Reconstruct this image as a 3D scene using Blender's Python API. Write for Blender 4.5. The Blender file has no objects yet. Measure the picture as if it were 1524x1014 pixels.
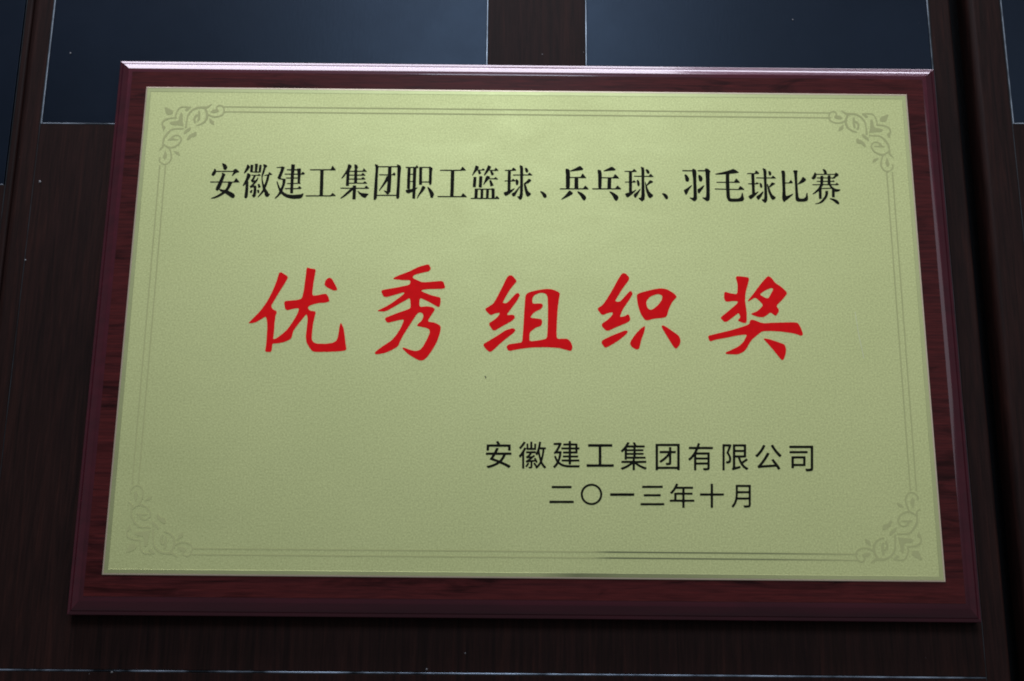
import bpy, bmesh, math, random
from mathutils import Vector, Matrix
from mathutils.geometry import tessellate_polygon

S = bpy.context.scene
C = S.collection
mm = 0.001
# ---------------------------------------------------------------- camera
R = Matrix(((0.9999489108, -0.0093291694, -0.0038913156),
            (0.0079513356, 0.9636521078, -0.2670419283),
            (0.0062411539, 0.2669973442, 0.9636770549)))
cd = bpy.data.cameras.new('camera'); cam = bpy.data.objects.new('camera', cd); C.objects.link(cam)
M = R.to_4x4(); M.translation = Vector((-0.01345, -0.2523532, 0.8811873)); cam.matrix_world = M
cd.sensor_width = 36; cd.lens = 45.787; cd.clip_start = 0.01; cd.clip_end = 50
S.camera = cam
# ---------------------------------------------------------------- world and lamps
W = bpy.data.worlds.new('World'); S.world = W; W.use_nodes = True
bg = W.node_tree.nodes['Background']
bg.inputs['Color'].default_value = (0.86, 0.91, 1.0, 1); bg.inputs['Strength'].default_value = 0.105
def area(name, loc, target, sx, sy, power, col):
    d = bpy.data.lights.new(name, 'AREA'); d.shape = 'RECTANGLE'; d.size = sx; d.size_y = sy
    d.energy = power; d.color = col
    o = bpy.data.objects.new(name, d); C.objects.link(o); o.location = loc
    o.rotation_euler = (Vector(target) - Vector(loc)).to_track_quat('-Z', 'Y').to_euler()
    return o
area('window_light', (-0.36, 2.1, 0.62), (-0.1, 0.0, 0.1), 1.5, 0.85, 36, (0.92, 0.90, 1.0))
area('second_window_light', (0.35, 2.15, 0.02), (0.1, 0.0, 0.0), 2.7, 0.26, 27, (0.88, 0.88, 1.0))
area('ceiling_light', (-0.04, 1.70, 2.60), (0.0, 0.1, 0.0), 0.7, 0.9, 23.5, (0.76, 0.86, 1.0))
area('right_fill_light', (1.55, 0.8, 2.4), (0.1, 0.0, 0.0), 1.6, 1.6, 6.5, (0.92, 0.94, 1.0))  # fill lamp added to brighten the plate's right side, no window there
S.view_settings.view_transform = 'Standard'; S.view_settings.look = 'None'
S.view_settings.exposure = 0.09; S.view_settings.gamma = 1
S.cycles.filter_width = 1.9
S.cycles.use_denoising = True

# ---------------------------------------------------------------- materials
def mat(name):
    m = bpy.data.materials.new(name); m.use_nodes = True
    nt = m.node_tree; return m, nt, nt.nodes['Principled BSDF']
def N(nt, t, **kw):
    n = nt.nodes.new(t)
    for k, v in kw.items():
        if k in n.inputs: n.inputs[k].default_value = v
        else: setattr(n, k, v)
    return n
def coords(nt, scale, rot=(0, 0, 0)):
    g = N(nt, 'ShaderNodeNewGeometry'); mp = N(nt, 'ShaderNodeMapping')
    mp.inputs['Scale'].default_value = scale; mp.inputs['Rotation'].default_value = rot
    nt.links.new(g.outputs['Position'], mp.inputs['Vector']); return mp.outputs['Vector']
def ramp(nt, fac, stops):
    r = N(nt, 'ShaderNodeValToRGB'); e = r.color_ramp.elements
    while len(e) < len(stops): e.new(0.5)
    for el, (p, c) in zip(e, stops): el.position = p; el.color = (*c, 1)
    nt.links.new(fac, r.inputs['Fac']); return r.outputs['Color']
def noise(nt, vec, scale, detail=3, rough=0.5, dist=0):
    n = N(nt, 'ShaderNodeTexNoise'); n.inputs['Scale'].default_value = scale; n.inputs['Detail'].default_value = detail
    n.inputs['Roughness'].default_value = rough; n.inputs['Distortion'].default_value = dist
    nt.links.new(vec, n.inputs['Vector']); return n.outputs['Fac']
def mixc(nt, mode, fac, a, b):
    m = N(nt, 'ShaderNodeMix'); m.data_type = 'RGBA'; m.blend_type = mode
    m.clamp_factor = True
    for s, v in ((m.inputs[0], fac), (m.inputs[6], a), (m.inputs[7], b)):
        if isinstance(v, (int, float)): s.default_value = v
        elif isinstance(v, tuple): s.default_value = (*v, 1)
        else: nt.links.new(v, s)
    return m.outputs[2]
def bump(nt, b, h, strength, dist):
    n = N(nt, 'ShaderNodeBump'); n.inputs['Strength'].default_value = strength; n.inputs['Distance'].default_value = dist
    nt.links.new(h, n.inputs['Height']); nt.links.new(n.outputs['Normal'], b.inputs['Normal'])

def m_plate(name, c0, c1, metallic, rough, bstr):
    m, nt, b = mat(name)
    v = coords(nt, (1, 1, 1))
    fine = noise(nt, v, 850, 3, 0.7); coarse = noise(nt, v, 11, 5, 0.65)
    col = ramp(nt, fine, [(0.3, c0), (0.7, c1)])
    col = mixc(nt, 'MULTIPLY', 0.5, col, ramp(nt, coarse, [(0.3, (0.90, 0.92, 0.88)), (0.7, (1, 1, 1))]))
    nt.links.new(col, b.inputs['Base Color'])
    b.inputs['Metallic'].default_value = metallic; b.inputs['Roughness'].default_value = rough
    rr = N(nt, 'ShaderNodeMapRange'); rr.inputs['To Min'].default_value = rough - 0.09; rr.inputs['To Max'].default_value = rough + 0.09
    nt.links.new(noise(nt, coords(nt, (1, 2.5, 1)), 14, 5, 0.7, 0.6), rr.inputs['Value']); nt.links.new(rr.outputs['Result'], b.inputs['Roughness'])
    bump(nt, b, fine, bstr, 0.0003)
    return m
def m_paint(name, col, rough=0.45, spec=0.2, var=0.12):
    m, nt, b = mat(name)
    v = coords(nt, (1, 1, 1)); n = noise(nt, v, 260, 3)
    d = tuple(x * (1 - var) for x in col); u = tuple(min(1, x * (1 + var)) for x in col)
    nt.links.new(ramp(nt, n, [(0.3, d), (0.7, u)]), b.inputs['Base Color'])
    b.inputs['Roughness'].default_value = rough; b.inputs['Specular IOR Level'].default_value = spec
    return m
def m_rosewood(name, dark, mid, light, coat):
    m, nt, b = mat(name)
    v = coords(nt, (8, 260, 90)); w = noise(nt, v, 1.6, 7, 0.66, 1.1)
    v2 = coords(nt, (60, 900, 300)); f = noise(nt, v2, 1.0, 3, 0.6)
    v3 = coords(nt, (9, 55, 30)); k = noise(nt, v3, 1.3, 4, 0.6, 1.2)
    col = ramp(nt, w, [(0.30, dark), (0.50, mid), (0.72, light)])
    col = mixc(nt, 'MULTIPLY', 0.55, col, ramp(nt, f, [(0.35, (0.45, 0.42, 0.45)), (0.6, (1, 1, 1))]))
    col = mixc(nt, 'MULTIPLY', 0.9, col, ramp(nt, k, [(0.30, (0.2, 0.18, 0.18)), (0.47, (1, 1, 1))]))
    nt.links.new(col, b.inputs['Base Color'])
    b.inputs['Roughness'].default_value = 0.5; b.inputs['Specular IOR Level'].default_value = 0.08
    b.inputs['Coat Weight'].default_value = coat; b.inputs['Coat Roughness'].default_value = 0.22
    bump(nt, b, f, 0.12, 0.0002)
    return m
def m_darkwood(name, vertical=True):
    m, nt, b = mat(name)
    sc = (160, 7, 60) if vertical else (7, 160, 60)
    v = coords(nt, sc); w = noise(nt, v, 1.5, 6, 0.65, 0.8)
    v2 = coords(nt, tuple(s * 4 for s in sc)); f = noise(nt, v2, 1.2, 3, 0.6)
    big = noise(nt, coords(nt, (1, 1, 1)), 5, 3, 0.6)
    col = ramp(nt, w, [(0.3, (0.013, 0.0068, 0.0058)), (0.55, (0.027, 0.0112, 0.0092)), (0.75, (0.045, 0.0160, 0.0118))])
    col = mixc(nt, 'MULTIPLY', 0.6, col, ramp(nt, f, [(0.35, (0.5, 0.5, 0.52)), (0.62, (1, 1, 1))]))
    col = mixc(nt, 'MULTIPLY', 0.5, col, ramp(nt, big, [(0.35, (0.6, 0.65, 0.68)), (0.65, (1, 1, 1))]))
    nt.links.new(col, b.inputs['Base Color'])
    b.inputs['Roughness'].default_value = 0.5; b.inputs['Specular IOR Level'].default_value = 0.09
    bump(nt, b, w, 0.15, 0.0003)
    return m
def m_glass():
    m, nt, b = mat('dark_blue_glass')
    v = coords(nt, (1, 1, 1)); n = noise(nt, v, 7, 4, 0.6); f = noise(nt, coords(nt, (300, 60, 100)), 2, 3)
    col = ramp(nt, n, [(0.3, (0.004, 0.0065, 0.012)), (0.7, (0.006, 0.010, 0.019))])
    nt.links.new(col, b.inputs['Base Color'])
    rr = N(nt, 'ShaderNodeMapRange'); rr.inputs['To Min'].default_value = 0.29; rr.inputs['To Max'].default_value = 0.38
    nt.links.new(noise(nt, v, 26, 5, 0.7), rr.inputs['Value']); nt.links.new(rr.outputs['Result'], b.inputs['Roughness'])
    b.inputs['Specular IOR Level'].default_value = 0.25
    b.inputs['Specular Tint'].default_value = (0.50, 0.70, 1.0, 1)
    bump(nt, b, f, 0.08, 0.0003)
    return m
def m_trim(name, c0, c1, rough, metallic=0.8):
    m, nt, b = mat(name)
    n = noise(nt, coords(nt, (14, 14, 1)), 1.7, 3, 0.7)
    nt.links.new(ramp(nt, n, [(0.38, c0), (0.62, c1)]), b.inputs['Base Color'])
    b.inputs['Metallic'].default_value = metallic; b.inputs['Roughness'].default_value = rough
    return m
M_PLATE = m_plate('frosted_gold', (0.53, 0.566, 0.240), (0.765, 0.813, 0.372), 0.42, 0.5, 0.14)
M_BORDER = m_plate('satin_gold', (0.475, 0.505, 0.235), (0.535, 0.565, 0.27), 0.65, 0.42, 0.08)
M_ETCH = m_plate('etched_gold', (0.49, 0.517, 0.222), (0.55, 0.578, 0.255), 0.0, 0.7, 0.05)
def painted_reflection(m, x0, x1, x2, x3, y_max, dark):
    # a dark reflection painted into the base colour along x (mm) below y_max
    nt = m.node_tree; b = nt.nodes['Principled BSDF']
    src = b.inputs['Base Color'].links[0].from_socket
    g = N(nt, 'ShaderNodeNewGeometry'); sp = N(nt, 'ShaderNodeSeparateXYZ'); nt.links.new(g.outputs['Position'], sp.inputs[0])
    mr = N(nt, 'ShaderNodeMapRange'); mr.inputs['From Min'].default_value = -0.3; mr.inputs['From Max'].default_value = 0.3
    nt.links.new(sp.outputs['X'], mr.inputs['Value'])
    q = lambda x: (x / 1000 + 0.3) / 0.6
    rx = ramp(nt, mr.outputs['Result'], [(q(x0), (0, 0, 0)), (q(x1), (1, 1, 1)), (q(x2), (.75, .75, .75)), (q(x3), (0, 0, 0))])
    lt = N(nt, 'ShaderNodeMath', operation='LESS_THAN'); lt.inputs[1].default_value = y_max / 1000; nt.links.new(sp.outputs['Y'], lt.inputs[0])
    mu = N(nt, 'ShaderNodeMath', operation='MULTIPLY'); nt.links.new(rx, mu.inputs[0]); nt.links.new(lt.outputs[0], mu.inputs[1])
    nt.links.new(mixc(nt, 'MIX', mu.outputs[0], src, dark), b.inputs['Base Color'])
painted_reflection(M_ETCH, 44, 56, 160, 215, -150, (0.17, 0.195, 0.085))  # bottom frame lines: dark reflection put into the etch colour
painted_reflection(M_BORDER, 8, 34, 60, 190, -165, (0.25, 0.27, 0.13))  # bottom of the band: its dark reflection is painted in likewise
M_EDGE = m_plate('bright_gold_edge', (0.62, 0.50, 0.36), (0.70, 0.58, 0.43), 0.4, 0.35, 0.05)
M_RED = m_paint('red_ink', (0.90, 0.008, 0.011), 0.6, 0.05, 0.05)
M_INK = m_paint('black_ink', (0.007, 0.008, 0.004), 0.6, 0.08, 0.15)
M_FLECK = m_paint('dark_fleck', (0.12, 0.13, 0.07))
M_SCR = m_paint('pale_scratch', (0.66, 0.70, 0.46))
M_ROSE = m_rosewood('rosewood', (0.045, 0.0085, 0.010), (0.080, 0.0135, 0.0135), (0.115, 0.0175, 0.017), 0.03)
M_MOULD, nt, b = mat('lacquered_moulding')
nt.links.new(ramp(nt, noise(nt, coords(nt, (8, 60, 60)), 2, 4), [(0.3, (0.056, 0.0065, 0.0115)), (0.7, (0.082, 0.0085, 0.0155))]), b.inputs['Base Color'])
b.inputs['Roughness'].default_value = 0.3; b.inputs['Specular IOR Level'].default_value = 0.3; b.inputs['Coat Weight'].default_value = 1.0; b.inputs['Coat Roughness'].default_value = 0.10; b.inputs['Coat IOR'].default_value = 1.52
b.inputs['Coat Tint'].default_value = (0.95, 0.84, 0.98, 1)
M_DW = m_darkwood('dark_wood'); M_DWH = m_darkwood('dark_wood_across', False)
M_GLASS = m_glass()
M_TRIM = m_trim('pale_metal_trim', (0.06, 0.075, 0.09), (0.33, 0.38, 0.44), 0.4)
M_GLINT = m_trim('painted_edge_glint', (0.015, 0.02, 0.026), (0.42, 0.50, 0.62), 0.35)  # patchy highlight of the rail edge, painted as dark and bright colour
M_SEAM = m_trim('dark_seam', (0.006, 0.008, 0.010), (0.03, 0.04, 0.048), 0.4, 0.3)
M_DARK = m_paint('dark_floor', (0.006, 0.007, 0.009), 0.8, 0.2)
M_DUST = m_paint('pale_dust', (0.30, 0.30, 0.31), 0.9, 0.2)

# ---------------------------------------------------------------- helpers
def obj(name, bm, m, parent=None):
    me = bpy.data.meshes.new(name); bm.normal_update(); bm.to_mesh(me); bm.free()
    me.materials.append(m)
    o = bpy.data.objects.new(name, me); C.objects.link(o)
    if parent: o.parent = parent
    return o
def thing(name, label, cat, loc=(0, 0, 0)):
    o = bpy.data.objects.new(name, None); C.objects.link(o); o.location = loc; o.empty_display_size = 0.05
    o['label'] = label; o['category'] = cat; return o
def smooth(o, ang=40):
    for p in o.data.polygons: p.use_smooth = True
    bm = bmesh.new(); bm.from_mesh(o.data)
    for e in bm.edges:
        if len(e.link_faces) == 2 and e.calc_face_angle(0) > math.radians(ang): e.smooth = False
    bm.to_mesh(o.data); bm.free()
def box(x0, x1, y0, y1, z0, z1, bev=0.0, seg=2):
    bm = bmesh.new()
    bmesh.ops.create_cube(bm, size=1, matrix=Matrix.Translation(((x0 + x1) / 2 * mm, (y0 + y1) / 2 * mm, (z0 + z1) / 2 * mm)) @ Matrix.Diagonal(((x1 - x0) * mm, (y1 - y0) * mm, (z1 - z0) * mm, 1)))
    if bev: bmesh.ops.bevel(bm, geom=[e for e in bm.edges], offset=bev * mm, segments=seg, profile=0.5, affect='EDGES')
    return bm
def ring(profile, w, h, cx=0, cy=0):
    """sweep a list of (inset, z) round a w x h rectangle with mitred corners, in mm"""
    bm = bmesh.new(); rows = []
    for i, z in profile:
        a, c = w / 2 - i, h / 2 - i
        rows.append([bm.verts.new(((cx + x) * mm, (cy + y) * mm, z * mm)) for x, y in ((-a, -c), (a, -c), (a, c), (-a, c))])
    for r0, r1 in zip(rows, rows[1:]):
        for k in range(4):
            bm.faces.new((r0[k], r0[(k + 1) % 4], r1[(k + 1) % 4], r1[k]))
    return bm, rows
def inside(pt, poly):
    r = False
    for i in range(len(poly)):
        a, b_ = poly[i - 1], poly[i]
        if (a.y > pt.y) != (b_.y > pt.y) and pt.x < a.x + (pt.y - a.y) * (b_.x - a.x) / (b_.y - a.y): r = not r
    return r
def flat_shape(contours, z0, z1, fx=1, fy=1):
    """thin raised print: outlines (mm) filled with their holes, top at z1, sides down to z0"""
    bm = bmesh.new()
    polys = [[Vector((c[i] / 100 * fx, c[i + 1] / 100 * fy, 0)) for i in range(0, len(c), 2)] for c in contours]
    encl = [[j for j, q in enumerate(polys) if j != i and inside(p[0], q)] for i, p in enumerate(polys)]
    for i, p in enumerate(polys):
        if len(encl[i]) % 2: continue
        group = [p] + [polys[j] for j in range(len(polys)) if len(encl[j]) == len(encl[i]) + 1 and i in encl[j]]
        flat = [v for g in group for v in g]
        top = [bm.verts.new((v.x * mm, v.y * mm, z1 * mm)) for v in flat]
        for t in tessellate_polygon(group):
            a, b_, c = (flat[k] for k in t)
            cr = (b_ - a).cross(c - a).z
            if abs(cr) < 1e-9: continue
            t = t if cr > 0 else t[::-1]
            try: bm.faces.new([top[k] for k in t])
            except ValueError: pass
    bnd = [e for e in bm.edges if len(e.link_faces) == 1]
    r = bmesh.ops.extrude_edge_only(bm, edges=bnd)
    for v in r['geom']:
        if isinstance(v, bmesh.types.BMVert): v.co.z = z0 * mm
    return bm
GLYPHS = [
('安','title',[[-22405,8950,-22426,8962,-22433,8980,-22427,9001,-22412,9014,-22168,9127,-22038,9204,-21777,9386,-21704,9442,-21686,9463,-21695,9477,-21789,9522,-21851,9568,-21869,9596,-21887,9662,-21901,9654,-21964,9586,-21992,9571,-22020,9565,-22055,9571,-22083,9587,-22126,9617,-22147,9645,-22152,9687,-22140,9778,-21999,10151,-21994,10184,-22013,10191,-22090,10192,-22209,10191,-22279,10185,-22538,10186,-22559,10192,-22574,10205,-22581,10226,-22578,10240,-22559,10260,-22531,10267,-22111,10267,-21978,10275,-21956,10282,-21943,10303,-21915,10377,-21810,10672,-21784,10793,-21795,10905,-21789,10920,-21775,10934,-21747,10944,-21719,10941,-21586,10880,-21547,10849,-21525,10807,-21528,10772,-21565,10685,-21663,10346,-21675,10296,-21670,10279,-21642,10274,-21299,10275,-21229,10300,-21133,10275,-20921,10275,-20906,10282,-20893,10298,-20780,10513,-20767,10529,-20746,10539,-20725,10533,-20695,10506,-20494,10268,-20483,10247,-20487,10226,-20501,10213,-20522,10207,-20963,10199,-20991,10193,-21127,9841,-21190,9715,-21260,9603,-21260,9589,-21251,9582,-20935,9431,-20851,9376,-20819,9344,-20757,9246,-20748,9218,-20747,9183,-20750,9155,-20763,9120,-20799,9050,-20823,9024,-20851,9009,-20879,9006,-20907,9012,-20991,9047,-21089,9109,-21362,9309,-21446,9358,-21467,9363,-21482,9358,-21586,9277,-21733,9179,-21852,9109,-21978,9046,-22090,9003,-22181,8977,-22314,8955],[-21567,9652,-21516,9646,-21486,9659,-21425,9743,-21383,9821,-21348,9914,-21320,10023,-21294,10170,-21297,10184,-21306,10189,-21677,10191,-21698,10186,-21707,10177,-21778,9925,-21859,9700,-21852,9696,-21796,9697],[-22426,10695,-22482,10721,-22505,10744,-22520,10786,-22514,10835,-22504,10877,-22478,10940,-22412,11044,-22391,11087,-22377,11130,-22358,11227,-22342,11248,-22321,11256,-22300,11253,-22286,11244,-22237,11192,-22213,11157,-22189,11094,-22174,11087,-22146,11086,-21803,11086,-21719,11093,-21145,11093,-21016,11101,-20998,11111,-20982,11157,-20956,11192,-20893,11244,-20872,11254,-20844,11256,-20781,11237,-20746,11214,-20594,11087,-20574,11059,-20568,11038,-20569,11010,-20585,10985,-20620,10970,-20739,10942,-20795,10912,-20842,10877,-20998,10721,-21019,10705,-21047,10696,-21061,10699,-21072,10709,-21076,10737,-21065,10772,-20976,10968,-20971,10996,-20977,11009,-20984,11011,-22181,11003,-22195,10997,-22202,10987,-22218,10905,-22246,10835,-22317,10730,-22342,10707,-22370,10692,-22398,10688],[-21579,11148,-21628,11167,-21656,11186,-21679,11213,-21701,11255,-21761,11462,-21828,11626,-21825,11654,-21803,11674,-21775,11679,-21740,11671,-21628,11630,-21586,11609,-21517,11549,-21443,11423,-21428,11367,-21427,11325,-21477,11206,-21496,11178,-21523,11156,-21551,11145]]),
('徽','title',[[-19979,9000,-20028,9019,-20056,9044,-20068,9072,-20078,9135,-20076,9240,-20056,9545,-20048,9842,-20042,9898,-20044,10066,-20049,10078,-20063,10070,-20147,9968,-20189,9937,-20210,9936,-20226,9947,-20236,9968,-20237,10003,-20222,10073,-20140,10266,-20050,10528,-20021,10659,-19996,10871,-19985,10892,-19958,10918,-19937,10930,-19916,10933,-19881,10924,-19755,10850,-19723,10801,-19713,10759,-19718,10731,-19767,10598,-19867,10386,-19874,10360,-19848,10248,-19833,9954,-19833,9828,-19826,9765,-19826,9247,-19842,9121,-19863,9072,-19909,9017,-19944,9000],[-19412,9070,-19444,9093,-19527,9191,-19542,9212,-19548,9233,-19537,9261,-19501,9275,-19489,9287,-19468,9406,-19454,9527,-19454,9793,-19461,9835,-19482,9848,-19524,9846,-19571,9828,-19636,9788,-19671,9787,-19697,9814,-19744,9926,-19742,9947,-19734,9961,-19672,9996,-19657,10009,-19517,10177,-19483,10227,-19496,10234,-19580,10222,-19615,10230,-19633,10248,-19653,10304,-19687,10346,-19691,10367,-19682,10395,-19580,10574,-19516,10724,-19518,10731,-19531,10738,-19650,10743,-19672,10759,-19677,10780,-19664,10802,-19629,10813,-19272,10813,-19230,10817,-19197,10829,-19153,10882,-19125,10888,-19090,10870,-19025,10808,-19010,10780,-19016,10759,-19048,10740,-19181,10712,-19209,10714,-19251,10745,-19314,10745,-19356,10735,-19368,10689,-19440,10521,-19479,10409,-19478,10395,-19461,10390,-19363,10406,-19341,10416,-19314,10453,-19248,10577,-19223,10603,-19202,10608,-19181,10601,-19166,10584,-19161,10563,-19193,10430,-19241,10311,-19317,10192,-19449,10024,-19450,10017,-19440,10008,-19293,9973,-19273,9961,-19264,9947,-19245,9632,-19245,9506,-19253,9387,-19277,9170,-19293,9143,-19342,9121,-19377,9079,-19398,9069],[-19097,9093,-19115,9100,-19125,9114,-19122,9149,-18957,9409,-18866,9566,-18831,9648,-18810,9736,-18813,9765,-18842,9863,-18864,9968,-18913,10255,-18948,10542,-18957,10745,-18955,10808,-18920,11011,-18846,11361,-18847,11445,-18878,11557,-18882,11599,-18873,11618,-18859,11631,-18817,11641,-18782,11631,-18621,11557,-18598,11536,-18580,11494,-18588,11459,-18663,11375,-18691,11314,-18757,10997,-18845,10728,-18873,10626,-18866,10558,-18824,10365,-18761,10146,-18740,10084,-18726,10060,-18719,10060,-18705,10090,-18628,10357,-18593,10530,-18564,10745,-18572,10757,-18586,10759,-18712,10743,-18740,10744,-18754,10752,-18764,10766,-18759,10794,-18747,10805,-18726,10812,-18562,10836,-18523,10861,-18479,10871,-18467,10890,-18450,11004,-18439,11021,-18418,11030,-18397,11026,-18369,11008,-18215,10890,-18189,10857,-18191,10836,-18215,10818,-18250,10810,-18356,10801,-18369,10797,-18379,10787,-18414,10535,-18451,10332,-18521,10073,-18603,9807,-18599,9786,-18579,9750,-18390,9471,-18381,9443,-18387,9408,-18327,9405,-18306,9398,-18281,9373,-18274,9338,-18317,9233,-18368,9163,-18432,9117,-18460,9112,-18495,9118,-18523,9134,-18586,9189,-18623,9233,-18653,9310,-18657,9401,-18664,9443,-18691,9499,-18705,9512,-18712,9510,-18802,9394,-18962,9212,-19055,9112,-19076,9097],[-19629,9407,-19706,9452,-19721,9471,-19723,9492,-19711,9520,-19612,9653,-19587,9671,-19559,9672,-19533,9653,-19523,9625,-19562,9450,-19573,9422,-19587,9407,-19608,9402],[-19132,9428,-19153,9442,-19166,9464,-19200,9590,-19206,9632,-19198,9653,-19181,9666,-19104,9683,-19076,9672,-19059,9646,-19023,9478,-19030,9457,-19048,9440,-19097,9426],[-19104,9820,-19125,9828,-19144,9856,-19187,10066,-19183,10087,-19167,10106,-19125,10125,-19097,10129,-19069,10120,-19052,10101,-18975,9940,-18962,9891,-18969,9870,-18992,9851,-19069,9824],[-20196,10912,-20218,10934,-20220,10976,-20070,11399,-20052,11480,-20039,11571,-20028,11588,-20014,11598,-19979,11601,-19930,11572,-19840,11480,-19820,11424,-19822,11375,-19856,11298,-19898,11221,-19945,11151,-20078,10983,-20140,10923,-20168,10911],[-19384,10968,-19470,10983,-19587,10984,-19692,10992,-19762,11014,-19786,11032,-19796,11060,-19797,11109,-19790,11186,-19783,11529,-19779,11557,-19762,11579,-19734,11587,-19622,11576,-19594,11566,-19581,11550,-19575,11522,-19574,11459,-19581,11389,-19587,11088,-19582,11074,-19573,11068,-19510,11059,-19475,11061,-19467,11067,-19461,11084,-19468,11466,-19475,11571,-19474,11627,-19461,11656,-19433,11669,-19328,11666,-19279,11654,-19265,11644,-19256,11627,-19253,11592,-19277,11081,-19273,11067,-19258,11060,-19202,11056,-19189,11067,-19185,11081,-19166,11480,-19152,11571,-19132,11588,-19097,11591,-19027,11582,-18997,11564,-18987,11536,-18986,11459,-19008,11039,-19015,11011,-19041,10987,-19076,10978,-19272,10977,-19335,10963]]),
('建','title',[[-16597,8999,-16660,9002,-16835,9031,-16968,9066,-17122,9122,-17227,9178,-17311,9233,-17486,9382,-17500,9376,-17618,9216,-17724,9117,-17864,9011,-17892,9003,-17906,9007,-17919,9020,-17924,9041,-17913,9069,-17773,9251,-17703,9368,-17654,9472,-17621,9566,-17625,9587,-17706,9776,-17763,9937,-17847,10245,-17855,10287,-17854,10308,-17843,10325,-17822,10334,-17801,10328,-17784,10308,-17661,10016,-17577,9849,-17542,9799,-17534,9804,-17521,9835,-17465,10020,-17440,10140,-17430,10231,-17438,10392,-17444,10441,-17451,10455,-17471,10462,-17647,10471,-17696,10480,-17717,10494,-17739,10525,-17799,10560,-17812,10588,-17806,10623,-17703,10913,-17640,11115,-17612,11251,-17603,11330,-17605,11351,-17626,11359,-17885,11362,-17908,11372,-17919,11393,-17914,11414,-17899,11427,-17864,11434,-17612,11435,-17597,11442,-17570,11479,-17542,11486,-17367,11440,-17344,11428,-17329,11407,-17330,11365,-17567,10574,-17563,10566,-17549,10560,-17409,10552,-17346,10532,-17248,10523,-17220,10507,-17209,10483,-17215,10343,-17230,10203,-17245,10119,-17309,9867,-17390,9615,-17389,9587,-17374,9569,-17305,9510,-17228,9454,-17093,9384,-16979,9349,-16786,9322,-16674,9314,-16569,9314,-16254,9348,-16142,9351,-16076,9370,-15946,9432,-15911,9431,-15890,9412,-15884,9391,-15886,9370,-15929,9216,-15951,9167,-15977,9125,-16007,9090,-16037,9066,-16079,9045,-16121,9032,-16296,9008,-16485,8993],[-16786,9418,-16828,9431,-16847,9461,-16856,9706,-16863,9728,-16891,9735,-17206,9736,-17237,9748,-17249,9776,-17237,9804,-17206,9817,-17143,9825,-16884,9825,-16863,9831,-16859,9839,-16856,9930,-16862,9986,-16863,10105,-16869,10126,-16891,10133,-16947,10127,-17080,10129,-17108,10146,-17116,10168,-17106,10189,-17080,10201,-16884,10210,-16869,10217,-16864,10231,-16863,10266,-16870,10343,-16873,10532,-16877,10540,-16898,10547,-17164,10549,-17192,10565,-17200,10588,-17188,10616,-17157,10629,-16905,10630,-16877,10636,-16870,10665,-16880,10833,-16891,10845,-16912,10848,-17283,10842,-17314,10854,-17326,10882,-17314,10910,-17283,10923,-17045,10924,-16901,10931,-16883,10938,-16877,10959,-16877,11127,-16884,11163,-16905,11170,-17136,11172,-17157,11179,-17170,11190,-17181,11225,-17171,11249,-17143,11265,-16905,11267,-16883,11274,-16877,11302,-16884,11386,-16882,11610,-16863,11641,-16842,11650,-16814,11652,-16660,11640,-16625,11627,-16612,11610,-16608,11589,-16619,11309,-16617,11288,-16611,11279,-16590,11274,-16471,11275,-16457,11282,-16436,11318,-16408,11329,-16254,11337,-16212,11336,-16191,11330,-16175,11316,-16165,11288,-16164,10973,-16157,10945,-16142,10943,-16130,10952,-16067,11057,-16051,11072,-16030,11078,-15995,11066,-15897,10986,-15873,10959,-15868,10938,-15873,10917,-15884,10903,-15953,10851,-15981,10845,-16056,10854,-16135,10855,-16156,10848,-16161,10840,-16171,10672,-16178,10252,-16170,10235,-16135,10218,-16125,10203,-16125,10182,-16134,10168,-16163,10156,-16268,10149,-16618,10140,-16632,10135,-16639,10119,-16640,9853,-16633,9832,-16625,9827,-16534,9825,-16345,9836,-16324,9855,-16254,9963,-16240,9976,-16219,9983,-16184,9967,-16059,9853,-16041,9825,-16044,9804,-16058,9791,-16091,9776,-16121,9754,-16156,9744,-16625,9739,-16633,9734,-16639,9713,-16633,9650,-16633,9496,-16640,9440,-16653,9424,-16681,9414],[-16619,10217,-16394,10224,-16371,10231,-16366,10245,-16366,10308,-16373,10371,-16373,10525,-16380,10547,-16401,10554,-16597,10554,-16633,10546,-16640,10518,-16640,10245,-16634,10224],[-16616,10637,-16415,10637,-16387,10643,-16381,10658,-16380,10682,-16389,10791,-16401,10847,-16415,10852,-16604,10848,-16629,10840,-16639,10808,-16640,10665,-16633,10644],[-16609,10931,-16436,10931,-16412,10938,-16409,10973,-16435,11148,-16443,11170,-16464,11176,-16583,11177,-16619,11169,-16625,11155,-16632,11067,-16633,10959,-16626,10938]]),
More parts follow.
